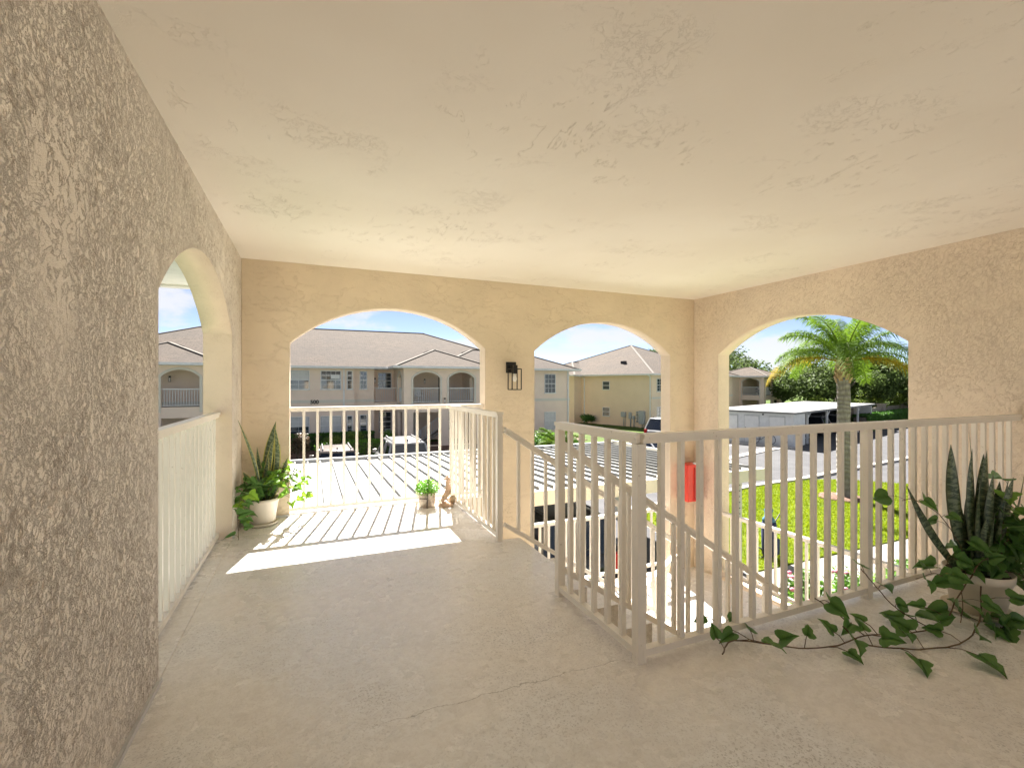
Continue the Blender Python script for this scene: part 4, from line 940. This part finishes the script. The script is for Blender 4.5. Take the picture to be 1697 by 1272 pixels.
# --- end building (turned 17 degrees)
ROT = R(17)
def bld3():
    b = thing('apartment_building', 'yellow cream apartment building with meter boxes on its blank end wall, behind the white van', 'building', (30.35,36.44,-.10), ROT)
    # local: x along the front (towards the far porch), y along the blank end wall, origin at the near corner
    part('wall', MB().box(0, 17, 0, 17, -2.95, 2.3), M['bwall2'], b, local=True)
    part('end_bay', MB().box(-1.2, -.001, 9.0, 16.0, -2.95, 2.296), M['bwall2'], b, local=True)
    part('wing_wall', MB().box(17.001, 27.2, 1.2, 9.6, -2.95, 2.298), M['bwall2'], b, local=True)
    r = MB(); c = MB(); hip(r, -.6, 17.6, -.6, 17.6, 2.4, .41, c); part('roof', r, M['shingle'], b, local=True)
    r = MB(); hip(r, -1.8, 8, 8.4, 16.6, 2.397, .405, c); part('bay_roof', r, M['shingle'], b, local=True)
    r = MB(); hip(r, 12, 27.8, .6, 10.2, 2.403, .26, c); part('wing_roof', r, M['shingle'], b, local=True)
    r = MB(); hip(r, 21.0, 27.8, -2.4, 5.0, 2.406, .36, c); part('porch_roof', r, M['shingle'], b, local=True)
    part('ridge_caps', c, M['hipcap'], b, local=True)
    g = MB(); gutter(g, -.6, 17.6, -.6, 17.6, 2.4, .12); g.box(-1.95,-1.8,8.3,16.7,2.26,2.41); g.box(-1.8,-.73,8.27,8.4,2.26,2.41)
    g.box(20.85,21.0,-2.4,.5,2.26,2.41); g.box(20.85,27.95,-2.55,-2.4,2.26,2.41); g.box(17.7,20.85,.47,.6,2.26,2.41)
    part('gutter', g, M['white'], b, local=True)
    porch_block(b, 21.6, 27.2, -1.8, 1.2, 'bwall', [(22.2,24.05),(24.7,26.55)], side_op=(.35,2.45), gz=-2.95)
    part('band', MB().box(-.03,17.03,-.04,-.001,-.05,.13), M['bband'], b, local=True)
    for (y0, y1, z0, z1) in ((5.1,5.95,.85,1.65),(5.1,5.95,-1.95,-1.1)): window(b, y0, y1, z0, z1, 0, 2, False, 0, 'x')
    for (x0, x1, z0, z1) in ((.9,1.8,.7,1.9),(3.2,4.4,.7,1.9),(.9,1.8,-2.1,-.9),(3.2,4.4,-2.1,-.9)): window(b, x0, x1, z0, z1, 0, 2, True, 0)
    for y0 in (12.2,): window(b, y0, y0+1.0, .8, 1.9, -1.2, 1, False, 0, 'x')
    d = MB(); d.box(-.08,-.001,.1,.2,-2.9,2.15); d.bar((-.04,.15,2.15),(-.55,.15,2.3),.09,.07); part('downspout', d, M['white'], b, local=True); d = MB(); d.box(-.08,-.001,8.5,8.6,-2.9,2.1); d.bar((-.04,8.55,2.1),(-.55,9.2,2.3),.09,.07)
    part('downspout', d, M['white'], b, local=True)
    for k, (y0, y1, z0, z1, dp) in enumerate(((3.0,3.5,-1.95,-1.45,.2),(2.3,2.6,-2.1,-1.45,.15),(1.9,2.15,-2.1,-1.8,.15),(.72,1.3,-2.55,-1.25,.28))):
        mb_ = part('meter_box', MB().bbox(-dp,-.001,y0,y1,z0,z1,.015), M['meter'], b, local=True)
        part('conduit', MB().tube([(-.05,(y0+y1)/2,z0),(-.05,(y0+y1)/2,-2.9)], .03, 6).tube([(-.05,y0+.08,z0),(-.05,y0+.08,-2.9)], .025, 6), M['meter'], mb_, local=True)
    mt = MB()
    for i in range(5):
        for yy in (1.42, 1.62): mt.tube([(-.001,yy,-2.3+i*.22),(-.16,yy,-2.3+i*.22)], .085, 10)
    part('electric_meters', mt, M['meter'], b, local=True)
    for y in (3.55, 3.95): part('roof_vent', MB().box(2.2+.4*(y-3.5), 2.5+.4*(y-3.5), y+1.2, y+1.5, 3.5, 3.9), M['trim'], b, local=True)
    return b
bld3()
solo('transformer_box', MB().bbox(28.9,30.4,33.6,34.9,G,G+.75,.05).bbox(28.85,30.45,33.55,34.95,G+.7501,G+.82,.02), M['meter'], 'pale grey green utility box on the grass in front of the meter wall', 'utility box', (29.6,34.2,G))

# ------------------------------------------------------------------ our carport
cpx0, cpx1, cpy0, cpy1 = -6.0, 9.15, 7.4, 12.9
cz0, cz1 = -.55, -.69
cz = lambda y: cz0 + (cz1-cz0)*(y-cpy0)/(cpy1-cpy0)
cpt = thing('carport', 'long white ribbed metal carport roof just below the porch', 'carport', (1.6, 10, G))
part('roof_panel', MB().add([(cpx0,cpy0,cz0),(cpx1,cpy0,cz0),(cpx1,cpy1,cz1),(cpx0,cpy1,cz1),(cpx0,cpy0,cz0-.06),(cpx1,cpy0,cz0-.06),(cpx1,cpy1,cz1-.06),(cpx0,cpy1,cz1-.06)], [(0,1,2,3),(7,6,5,4),(0,4,5,1),(1,5,6,2),(2,6,7,3),(3,7,4,0)]), M['roofmetal'], cpt)
sm = MB(); sc_ = MB(); i = 0; x = cpx0 + .1
while x < cpx1 - .05:
    sm.add([(x-.03,cpy0+.02,cz0+.001),(x+.03,cpy0+.02,cz0+.001),(x+.016,cpy0+.02,cz0+.055),(x-.016,cpy0+.02,cz0+.055),(x-.03,cpy1,cz1+.001),(x+.03,cpy1,cz1+.001),(x+.016,cpy1,cz1+.055),(x-.016,cpy1,cz1+.055)], [(0,1,2,3),(7,6,5,4),(0,4,5,1),(1,5,6,2),(2,6,7,3),(3,7,4,0)])
    for dx in (.10, .19):
        for y in (7.55, 8.9, 11.0, 12.6): sc_.vbar(x+dx, y, cz(y)-.002, cz(y)+.008, .018)
    x += .29
part('seams', sm, M['seam'], cpt); part('screws', sc_, M['cover'], cpt)
part('edge_trim', MB().box(cpx0, cpx1, cpy1+.001, cpy1+.13, cz1-.14, cz1+.09), M['alum'], cpt)
part('fascia', MB().box(cpx0, cpx1+.06, cpy0-.10, cpy0-.001, cz0-.26, cz0-.004).box(cpx1+.001, cpx1+.06, cpy0, cpy1+.13, cz0-.28, cz0-.01), M['fascia'], cpt)
for x in (-5.5, -2.7, 1.9, 9.0):
    for y in ((7.85,) if x > 5 else (12.5,)): part('post', MB().vbar(x, y, G, cz(y)-.05, .13).bar((x,y,cz(y)-.45),(x-.35,y,cz(y)-.1),.06,.06), M['post'], cpt)
part('post', MB().vbar(9.0, 12.5, G, cz(12.5)-.05, .13), M['post'], cpt)
part('post', MB().vbar(5.9, 12.5, G, cz(12.5)-.05, .13), M['post'], cpt)
hd = MB()
for i in range(17): hd.vbar(8.985-.0, 7.78, G+.3+i*.13, G+.32+i*.13, .02)
part('bolts', hd, M['trim'], cpt)
# beams under the roof
bmz = MB()
for x in (-2.7, 1.9, 9.0): bmz.box(x-.06, x+.06, 7.5, 12.8, -.86, -.80)
part('beam', bmz, M['post'], cpt)

# ------------------------------------------------------------------ storage building and far carport (turned 17 degrees)
sb = thing('storage_building', 'white sided storage building with three doors and a flat roofed carport beside it', 'storage building', (30.1,21.7,G), ROT)
H0 = 2.38
part('wall', MB().box(0, 2.2, .15, 5.5, 0, H0-.05), M['siding'], sb, local=True)
part('side_panel', MB().box(.0, 2.2, .0, .149, 0, H0-.05), M['white'], sb, local=True)
for k, y0 in enumerate((.55, 2.25, 3.75)):
    d = part('door', MB().box(-.05, -.001, y0, y0+.98, .06, 2.0), M['white'], sb, local=True)
    part('door_frame', MB().box(-.035,-.001,y0-.03,y0-.001,.06,2.03).box(-.035,-.001,y0+.981,y0+1.01,.06,2.03).box(-.035,-.001,y0-.03,y0+1.01,2.031,2.06), M['alum'], d, local=True)
    part('handle', MB().ico((-.09, y0+.90, 1.0), .045, 1).ico((-.08, y0+.90, 1.15), .03, 1), M['trim'], d, local=True)
part('wall_light', MB().ico((-.05, 1.95, 2.15), .07, 1), M['trim'], sb, local=True)
part('roof', MB().add([(-.25,-.2,H0),(20.2,-.2,H0+.05),(20.2,5.9,H0+.12),(-.25,5.9,H0+.03),(-.25,-.2,H0-.14),(20.2,-.2,H0-.09),(20.2,5.9,H0-.04),(-.25,5.9,H0-.11)], [(0,1,2,3),(7,6,5,4),(0,4,5,1),(1,5,6,2),(2,6,7,3),(3,7,4,0)]), M['roofgrey'], sb, local=True)
part('end_panel', MB().box(19.7, 19.85, 0, 5.6, 0, H0-.1).box(17.6,19.7,5.5,5.6,0,H0-.1), M['white'], sb, local=True)
part('back_panel', MB().box(2.201, 17.6, 5.5, 5.6, 0, H0-.12), M['meter'], sb, local=True)
for x in (2.9, 7.2, 11.5, 15.6): part('post', MB().vbar(x, .1, 0, H0-.12, .13).bar((x,.1,H0-.6),(x+.7,.1,H0-.15),.07,.07), M['white'], sb, local=True)

# ------------------------------------------------------------------ vehicles
def car(label, loc, rz, paint, L=4.6, W=1.82, Hh=1.68, kind='suv', roofm=None, group='parked cars'):
    t = thing('parked_van' if kind == 'van' else 'parked_car', label, 'van' if kind == 'van' else 'car', loc, rz, group)
    P_ = P[paint]; g = .19; belt = Hh*.60; hw = W/2
    # stations along y (front = +y): (y, half width, top z of lower body)
    hood = belt*.97
    st_ = [(-L/2, hw*.84, belt*.72), (-L/2+.06, hw*.93, belt*.95), (-L/2+.35, hw, belt), (0, hw, belt), (L*.18, hw, belt*.99), (L*.28, hw*.99, hood*.97), (L/2-.45, hw*.96, hood*.87), (L/2-.1, hw*.90, hood*.74), (L/2, hw*.80, hood*.55)]
    body = MB(); rings = []
    for (y, w_, zt) in st_:
        half = [(w_*.86, g), (w_*.98, g+.12), (w_, g+.35), (w_*.985, zt-.12), (w_*.90, zt-.01), (w_*.5, zt+.02)]
        ring = [(x, y, z) for x, z in half] + [(-x, y, z) for x, z in half[::-1]]; rings.append(ring)
    n = len(rings[0]); vs = [p for r_ in rings for p in r_]; fs = []
    for i in range(len(rings)-1):
        for k in range(n): fs.append((i*n+k, i*n+(k+1)%n, (i+1)*n+(k+1)%n, (i+1)*n+k))
    fs.append(list(range(n))); fs.append([(len(rings)-1)*n+k for k in range(n)][::-1]); body.add(vs, fs, True)
    bo = part('body', body, P_, t, local=True)
    # greenhouse
    yb, yf = (-L/2+.12, L*.24) if kind != 'sedan' else (-L/2+.65, L*.24)
    rb, rfr = (yb+.28, yf-.75) if kind != 'sedan' else (yb+.75, yf-.85)
    def ring2(z, y0, y1, w_): return [(-w_,y0,z),(-w_*1.0,(y0+y1)/2,z),(-w_*.93,y1,z),(w_*.93,y1,z),(w_,(y0+y1)/2,z),(w_,y0,z)]
    a = ring2(belt-.02, yb, yf, hw*.92); c_ = ring2(Hh-.09, rb, rfr, hw*.74)
    part('windows', MB().add(a+c_, [(i,(i+1)%6,6+(i+1)%6,6+i) for i in range(6)] + [(6,7,8,9,10,11),(5,4,3,2,1,0)]), M['carglass'], t, local=True)
    rm_ = MB(); r0 = ring2(Hh-.11, rb-.04, rfr+.06, hw*.755); r1 = ring2(Hh-.04, rb, rfr, hw*.72); r2 = ring2(Hh, rb+.25, rfr-.25, hw*.52)
    rm_.add(r0+r1+r2, [(i,(i+1)%6,6+(i+1)%6,6+i) for i in range(6)] + [(6+i,6+(i+1)%6,12+(i+1)%6,12+i) for i in range(6)] + [(12,13,14,15,16,17),(5,4,3,2,1,0)], True)
    part('roof', rm_, roofm or P_, t, local=True)
    pl_ = MB()
    for i in range(6): pl_.bar(Vector(a[i])*1.004, Vector(c_[i]), .075, .05)
    for s_ in (-1, 1):
        y_ = (yb+rb)/2+ (yf-yb)*.33; pl_.bar((s_*hw*.925, y_, belt-.02), (s_*hw*.745, y_+.02, Hh-.09), .06, .04)
    part('pillars', pl_, P_, t, local=True)
    if kind != 'sedan': part('roof_rack', MB().bar((-hw*.6,rb+.1,Hh+.04),(-hw*.6,rfr-.1,Hh+.04),.035,.03).bar((hw*.6,rb+.1,Hh+.04),(hw*.6,rfr-.1,Hh+.04),.035,.03).vbar(-hw*.6,rb+.2,Hh-.03,Hh+.03,.03).vbar(hw*.6,rb+.2,Hh-.03,Hh+.03,.03).vbar(-hw*.6,rfr-.2,Hh-.03,Hh+.03,.03).vbar(hw*.6,rfr-.2,Hh-.03,Hh+.03,.03), M['trim'], t, local=True)
    for sx in (-1, 1):
        for wy in (-L*.30, L*.31):
            wm = MB()
            def disc(mb, x0, x1, r_, c=(0,0)):
                mb.tube([(x0, wy, .33),(x1, wy, .33)], r_, 20)
            tw = MB(); disc(tw, sx*(hw-.20), sx*(hw+.005), .33); wo = part('wheel', tw, M['tyre'], t, local=True)
            ri = MB(); disc(ri, sx*(hw+.006), sx*(hw+.015), .20); part('rim', ri, M['rim'], wo, local=True)
            wa = MB()
            for k in range(9):
                th = math.pi*k/8; wa.bar((sx*(hw+.002), wy+.38*math.cos(th), .33+.38*math.sin(th)), (sx*(hw+.002), wy+.38*math.cos(th+.4), .33+.38*math.sin(th+.4)), .03, .05) if k < 8 else None
            part('wheel_arch', wa, M['trim'], t, local=True)
        part('taillight', MB().bbox(min(sx*hw*.70,sx*hw*.93), max(sx*hw*.70,sx*hw*.93), -L/2-.015, -L/2+.12, belt*.68, belt*.98, .02), M['lampred'], t, local=True)
        part('headlight', MB().bbox(min(sx*hw*.55,sx*hw*.88), max(sx*hw*.55,sx*hw*.88), L/2-.16, L/2-.02, hood*.50, hood*.68, .03), M['lampclear'], t, local=True)
        mr_ = part('mirror', MB().bbox(min(sx*(hw-.02),sx*(hw+.17)), max(sx*(hw-.02),sx*(hw+.17)), L*.155, L*.155+.10, belt-.03, belt+.14, .03), P_, t, local=True)
    part('bumper', MB().bbox(-hw*.88, hw*.88, -L/2-.07, -L/2+.06, g+.08, g+.34, .04).bbox(-hw*.82, hw*.82, L/2-.08, L/2+.05, g+.02, g+.26, .04), M['trim'] if paint != 'white' else P_, t, local=True)
    part('number_plate', MB().box(-.17,.17,-L/2-.025,-L/2-.001,belt*.55,belt*.55+.15), M['plate'], t, local=True)
    part('rear_wiper', MB().bar((0,yb+.02,belt+.06),(.35,yb+.05,belt+.12),.02,.015), M['trim'], t, local=True) if kind != 'van' else None
    if kind == 'suv': part('aerial', MB().vbar(0, -L/2+.55, Hh-.02, Hh+.09, .05), M['trim'], t, local=True)
    return t
car('champagne car with a dark rear window parked beyond the carport roof, nearest the hedge', (.95,22.1,G+.005), 0, 'tan', 4.4, 1.80, 1.62)
car('white roofed dark windowed car parked beyond the carport roof, beside the champagne car', (3.75,22.0,G+.005), 0, 'white', 4.9, 1.92, 1.86)
car('black car parked under our carport beside the lower stairs', (4.72,9.9,G+.005), 0, 'black', 4.7, 1.88, 1.72)
car('white car parked behind the right end of the carport roof', (13.3,19.3,G+.005), .1, 'white', 4.5, 1.8, 1.50, 'sedan')
car('silver car parked behind the right end of the carport roof', (16.2,19.8,G+.005), .1, 'silver', 4.5, 1.8, 1.48, 'sedan')
car('white van with tinted side windows parked in front of the yellow cream building', (23.9,25.9,G+.005), R(-80), 'white', 5.0, 1.95, 1.98, 'van')
def onsb(x, y): v = Matrix.Rotation(ROT, 3, 'Z') @ Vector((x, y, 0)); return (30.1+v.x, 21.7+v.y, G+.005)
car('silver grey car under the far carport nearest the storage doors', onsb(5.2,2.9), ROT, 'silver', 4.4, 1.8, 1.45, 'sedan')
car('dark grey car under the far carport', onsb(9.6,2.9), ROT, 'maroon', 4.6, 1.85, 1.7)
car('dark grey car at the far end of the far carport', onsb(13.7,2.9), ROT, 'maroon', 4.6, 1.85, 1.65)

# bicycle by the storage building
def bicycle(label, x, y, rz):
    t = thing('bicycle', label, 'bicycle', (x,y,G+.1), rz)
    for cx in (-.52,.52):
        w_ = part('wheel', MB().tube([(cx+.33*math.cos(a*.2618),0,.34+.33*math.sin(a*.2618)) for a in range(25)], .018, 6, False), M['tyre'], t, local=True)
        s_ = MB()
        for a in range(8): s_.tube([(cx,0,.34),(cx+.32*math.cos(a*.785),0,.34+.32*math.sin(a*.785))], .004, 4)
        part('spokes', s_, M['rim'], w_, local=True)
    f = MB()
    for a, b_ in (((-.52,0,.34),(-.1,0,.30)),((-.1,0,.30),(-.22,0,.85)),((-.52,0,.34),(-.2,0,.75)),((-.2,0,.76),(.36,0,.80)),((-.1,0,.30),(.38,0,.72)),((.52,0,.34),(.36,0,.95))): f.tube([a,b_], .016, 6)
    part('frame', f, M['trim'], t, local=True)
    part('handlebar', MB().tube([(.30,-.28,.98),(.36,-.1,.97),(.36,.1,.97),(.30,.28,.98)], .013, 6), M['trim'], t, local=True)
    part('saddle', MB().ico((-.23,0,.9), .12, 2, (1,.5,.3)), M['trim'], t, local=True)
bicycle('dark bicycle leaning by the storage building wall', 29.1, 23.3, R(-70))
bicycle('dark bicycle parked in front of the far clipped hedge', 49.2, 27.2, R(20))
mc = thing('covered_motorcycle', 'motorcycle under a grey cover in front of the far clipped hedge', 'motorcycle', (51.0,27.9,G))
part('cover', MB().ico((51.0,27.9,G+.62), .62, 3, (1.5,.6,.95), .25, 2), M['cover'], mc)
part('wheel', MB().tube([(50.15+.28*math.cos(a*.2618),27.9,G+.28+.28*math.sin(a*.2618)) for a in range(25)], .05, 8, False), M['tyre'], mc)

# bag on a trolley on the lawn
gx, gy = 10.35, 8.1
gb_ = thing('golf_bag', 'tall navy blue bag with a light blue hood standing on a trolley on the lawn', 'bag', (gx, gy, G+.03))
part('bag_body', MB().lathe([(.13,.06),(.155,.10),(.165,.5),(.17,.82),(.15,.90)], (gx,gy,G+.03), 20, .03), M['navy'], gb_)
part('hood', MB().lathe([(.145,.905),(.13,.98),(.09,1.02),(.085,1.10),(.10,1.18),(.06,1.25),(.01,1.27)], (gx-.02,gy,G+.03), 16, .05), M['cap'], gb_)
part('pocket', MB().bbox(gx-.12,gx+.12,gy-.215,gy-.14,G+.16,G+.55,.03), M['navy'], gb_)
tr_ = MB().tube([(gx+.14,gy+.05,G+.15),(gx+.20,gy+.05,G+.8),(gx+.50,gy+.08,G+1.05)], .014, 6)
part('trolley_frame', tr_, M['trim'], gb_)
for s_ in (-.22,.30): part('wheel', MB().tube([(gx+s_,gy+.1+.13*math.cos(a*.52),G+.16+.13*math.sin(a*.52)) for a in range(13)], .02, 6, False), M['tyre'], gb_)

# ------------------------------------------------------------------ planting
hedge((-3.5,33.0),(3.9,33.2), .9, 1.05, 1, 'dark clipped hedge under the left windows of the 500 building', 9000)
hedge((-4.5,29.3),(-1.6,29.3), .9, .8, 2, 'low bright green hedge nearest the parking left of the champagne car', 3500, .05, 'bush')
hedge((1.7,29.6),(4.6,29.7), .9, .9, 3, 'low bright green hedge behind the white roofed car', 3500, .05, 'bush')
shrub((-.75,29.2,G), .75, .6, 1.6, 3, 'dark reddish shrub in the mulch bed of the 500 building', 'redbush', .07, 1500)
shrub((1.2,30.5,G), .7, .6, 1.35, 4, 'loose pale green shrub just behind the champagne car', 'oak2', .06, 1400)
shrub((2.5,31.6,G), .7, .6, 1.4, 5, 'loose grey green shrub under the narrow window', 'oak2', .06, 1200)
shrub((4.6,31.9,G), .65, .5, 1.3, 6, 'spiky green shrub beside the porch of the 500 building', 'bush', .07, 1200)
shrub((.55,29.0,G), .6, .5, 1.0, 8, 'rounded bright green shrub left of the champagne car', 'bush', .06, 1200)
shrub((12.3,25.6,G), .9, .7, 1.1, 12, 'dark green shrub left of the small palm', 'hedge', .07, 1500)
shrub((14.9,25.8,G), .8, .7, 1.2, 13, 'dark green shrub right of the small palm', 'hedge', .07, 1500)
shrub((14.2,27.6,G), 1.1, .8, 1.3, 14, 'broad green shrub under the corner window of the 500 building', 'bush', .07, 1700)
shrub((27.3,43.2,G), 1.0, .8, 1.2, 15, 'round dark shrub at the corner of the yellow cream building', 'hedge', .1, 900)
# bed just outside, below the right hand arch and the tall arch
bedr = random.Random(21)
beds = [(7.0,5.0),(7.6,4.3),(7.9,5.4),(6.5,4.2),(8.7,5.2),(9.3,4.7),(8.4,3.9),(7.2,3.2),(10.2,5.2)]
bl_ = ['leafy green flower bush with pink blooms below the right arch, nearest the corner pier', 'leafy green bush below the middle of the right arch', 'leafy green flower bush at the edge of the path in front of the navy bag', 'low leafy bush right against the wall below the right arch', 'leafy bush with pink blooms beside the path behind the long railing', 'rounded green bush beside the path, right of the pink blooms', 'green bush in the bed further along the wall', 'green bush hidden low beside the right wall', 'last green bush of the bed along the path']
for i, (x, y) in enumerate(beds): shrub((x,y,G), .55, .5, bedr.uniform(1.0,1.3), 30+i, bl_[i], 'bush', .045, 1600, 'flower_bush', 'bushes in the bed by the path', 7 if i in (0,2,4) else None)
for i, (x, y, lb) in enumerate([(2.75,6.1,'yellow green leafy bush below the tall arch, left'),(3.45,6.2,'yellow green leafy bush below the tall arch, middle'),(4.15,6.15,'yellow green leafy bush below the tall arch, right')]):
    shrub((x,y,G), .42, .35, 1.35+.15*(i == 0), 50+i, lb, 'ivylit', .045, 1200, 'leafy_bush', 'bushes at the foot of the far wall')

hedge((45.5,26.5),(64,31.5), 1.2, 1.45, 7, 'long clipped green hedge in front of the beige site wall', 11000, .12, 'hedge')
sw = thing('site_wall', 'low beige wall with capped piers behind the long clipped hedge', 'wall', (56,32,G))
part('wall', MB().bar((44,27.4,G+.95),(74,36.0,G+.95),.2,1.7), M['beigewall'], sw)
for k in (.12,.45,.78): q = Vector((44,27.4,0)).lerp(Vector((74,36.0,0)), k); part('pier', MB().bar((q.x-.45,q.y-.13,G+1.0),(q.x+.45,q.y+.13,G+1.0),.6,2.1).bar((q.x-.55,q.y-.16,G+2.1),(q.x+.55,q.y+.16,G+2.1),.75,.12), M['beigewall'], sw)

tree((57.5,36,G), 9.2, 6.6, 1, 'spreading dark green oak right behind the palm trunk', 'oak', .42, .28, .20, 420, 46)
tree((62,57,G), 11.0, 7, 2, 'dark green tree behind the low roof end, left of the oak', 'oak', .35, .3, .20, 330, 34)
tree((70,36,G), 8.4, 6.5, 3, 'mid green tree seen right of the palm trunk beyond the site wall', 'oak', .35, .25, .22, 330, 34)
tree((66,27.5,G), 7.6, 5.6, 4, 'mid green tree at the right edge of the right hand arch', 'oak', .3, .2, .20, 330, 30)
tree((58,64,G), 13.5, 7.5, 5, 'tall tree rising behind the roof of the far arcaded building', 'oak', .35, .3, .24, 330, 30)
tree((80,48,G), 9.5, 8, 6, 'far dark tree filling the gap right of the oak', 'oak', .35, .15, .28, 330, 34)
tree((62,47,G), 9, 7, 7, 'far tree behind the oak crown', 'oak', .35, .15, .26, 300, 30)
lt = ['light yellow green bushy tree under the oak, nearest the carport end', 'light yellow green bushy tree below the oak crown, middle', 'light yellow green bushy tree right of the palm trunk', 'light green bushy tree near the right jamb of the right hand arch', 'light green bushy tree beside the far arcaded building']
for i, (x, y) in enumerate([(53.5,33.0),(58,33.6),(63,33.2),(68,31.2)]):
    tree((x,y+1.2,G), 3.9, 3.2, 60+i, lt[i], 'oak2', .12, .12, .15, 220, 20, 'bushy_tree', 'light green trees under the oaks')

# ------------------------------------------------------------------ sky, sun, camera
SUN_AZ, SUN_EL = math.atan2(.25, 1.0), R(44.5)
wd = bpy.data.worlds.new('World'); scene.world = wd; wd.use_nodes = True; nt = wd.node_tree
bg = nt.nodes['Background']; sky = N(nt, 'ShaderNodeTexSky'); sky.sky_type = 'NISHITA'; sky.sun_disc = False
sky.sun_elevation = SUN_EL; sky.sun_rotation = SUN_AZ; sky.air_density = .38; sky.dust_density = 0; sky.ozone_density = .6; sky.altitude = 1000
tc = N(nt, 'ShaderNodeTexCoord'); mp = N(nt, 'ShaderNodeMapping'); mp.inputs['Scale'].default_value = (1,1,2.6); mp.inputs['Location'].default_value = (.35,.2,.1)
nt.links.new(tc.outputs['Generated'], mp.inputs[0])
cn = noise(nt, mp.outputs[0], 4.2, 8, .58, .2); cm = mr(nt, cn, .47, .60)
sk = mix(nt, math_(nt, 'MULTIPLY', cm, .85), mix(nt, 1.0, sky.outputs[0], (1.0,.84,.76), 'MULTIPLY'), (3.6,3.6,3.6))
nt.links.new(sk, bg.inputs['Color']); bg.inputs['Strength'].default_value = .05
sd = Vector((math.sin(SUN_AZ)*math.cos(SUN_EL), math.cos(SUN_AZ)*math.cos(SUN_EL), math.sin(SUN_EL)))
sl = bpy.data.lights.new('sun', 'SUN'); sl.energy = 5.0; sl.angle = R(.5); sl.color = (1,.95,.88)
so_ = bpy.data.objects.new('sun', sl); col.objects.link(so_); so_.rotation_euler = sd.to_track_quat('Z', 'Y').to_euler(); so_.location = (0,0,30)

cam = bpy.data.cameras.new('camera'); cam.sensor_width = 36; cam.lens = 775/1697*36; cam.clip_start = .05; cam.clip_end = 2000
cobj = bpy.data.objects.new('camera', cam); col.objects.link(cobj); cobj.location = (0,0,1.31); cobj.rotation_euler = (R(90), 0, R(-23.16))
scene.camera = cobj
vs_ = scene.view_settings; vs_.view_transform = 'Standard'; vs_.look = 'None'; vs_.gamma = 1; vs_.exposure = 2.42
scene.render.engine = 'CYCLES'
try:
    scene.cycles.max_bounces = 10; scene.cycles.diffuse_bounces = 7; scene.cycles.glossy_bounces = 4; scene.cycles.use_denoising = True
except Exception: pass
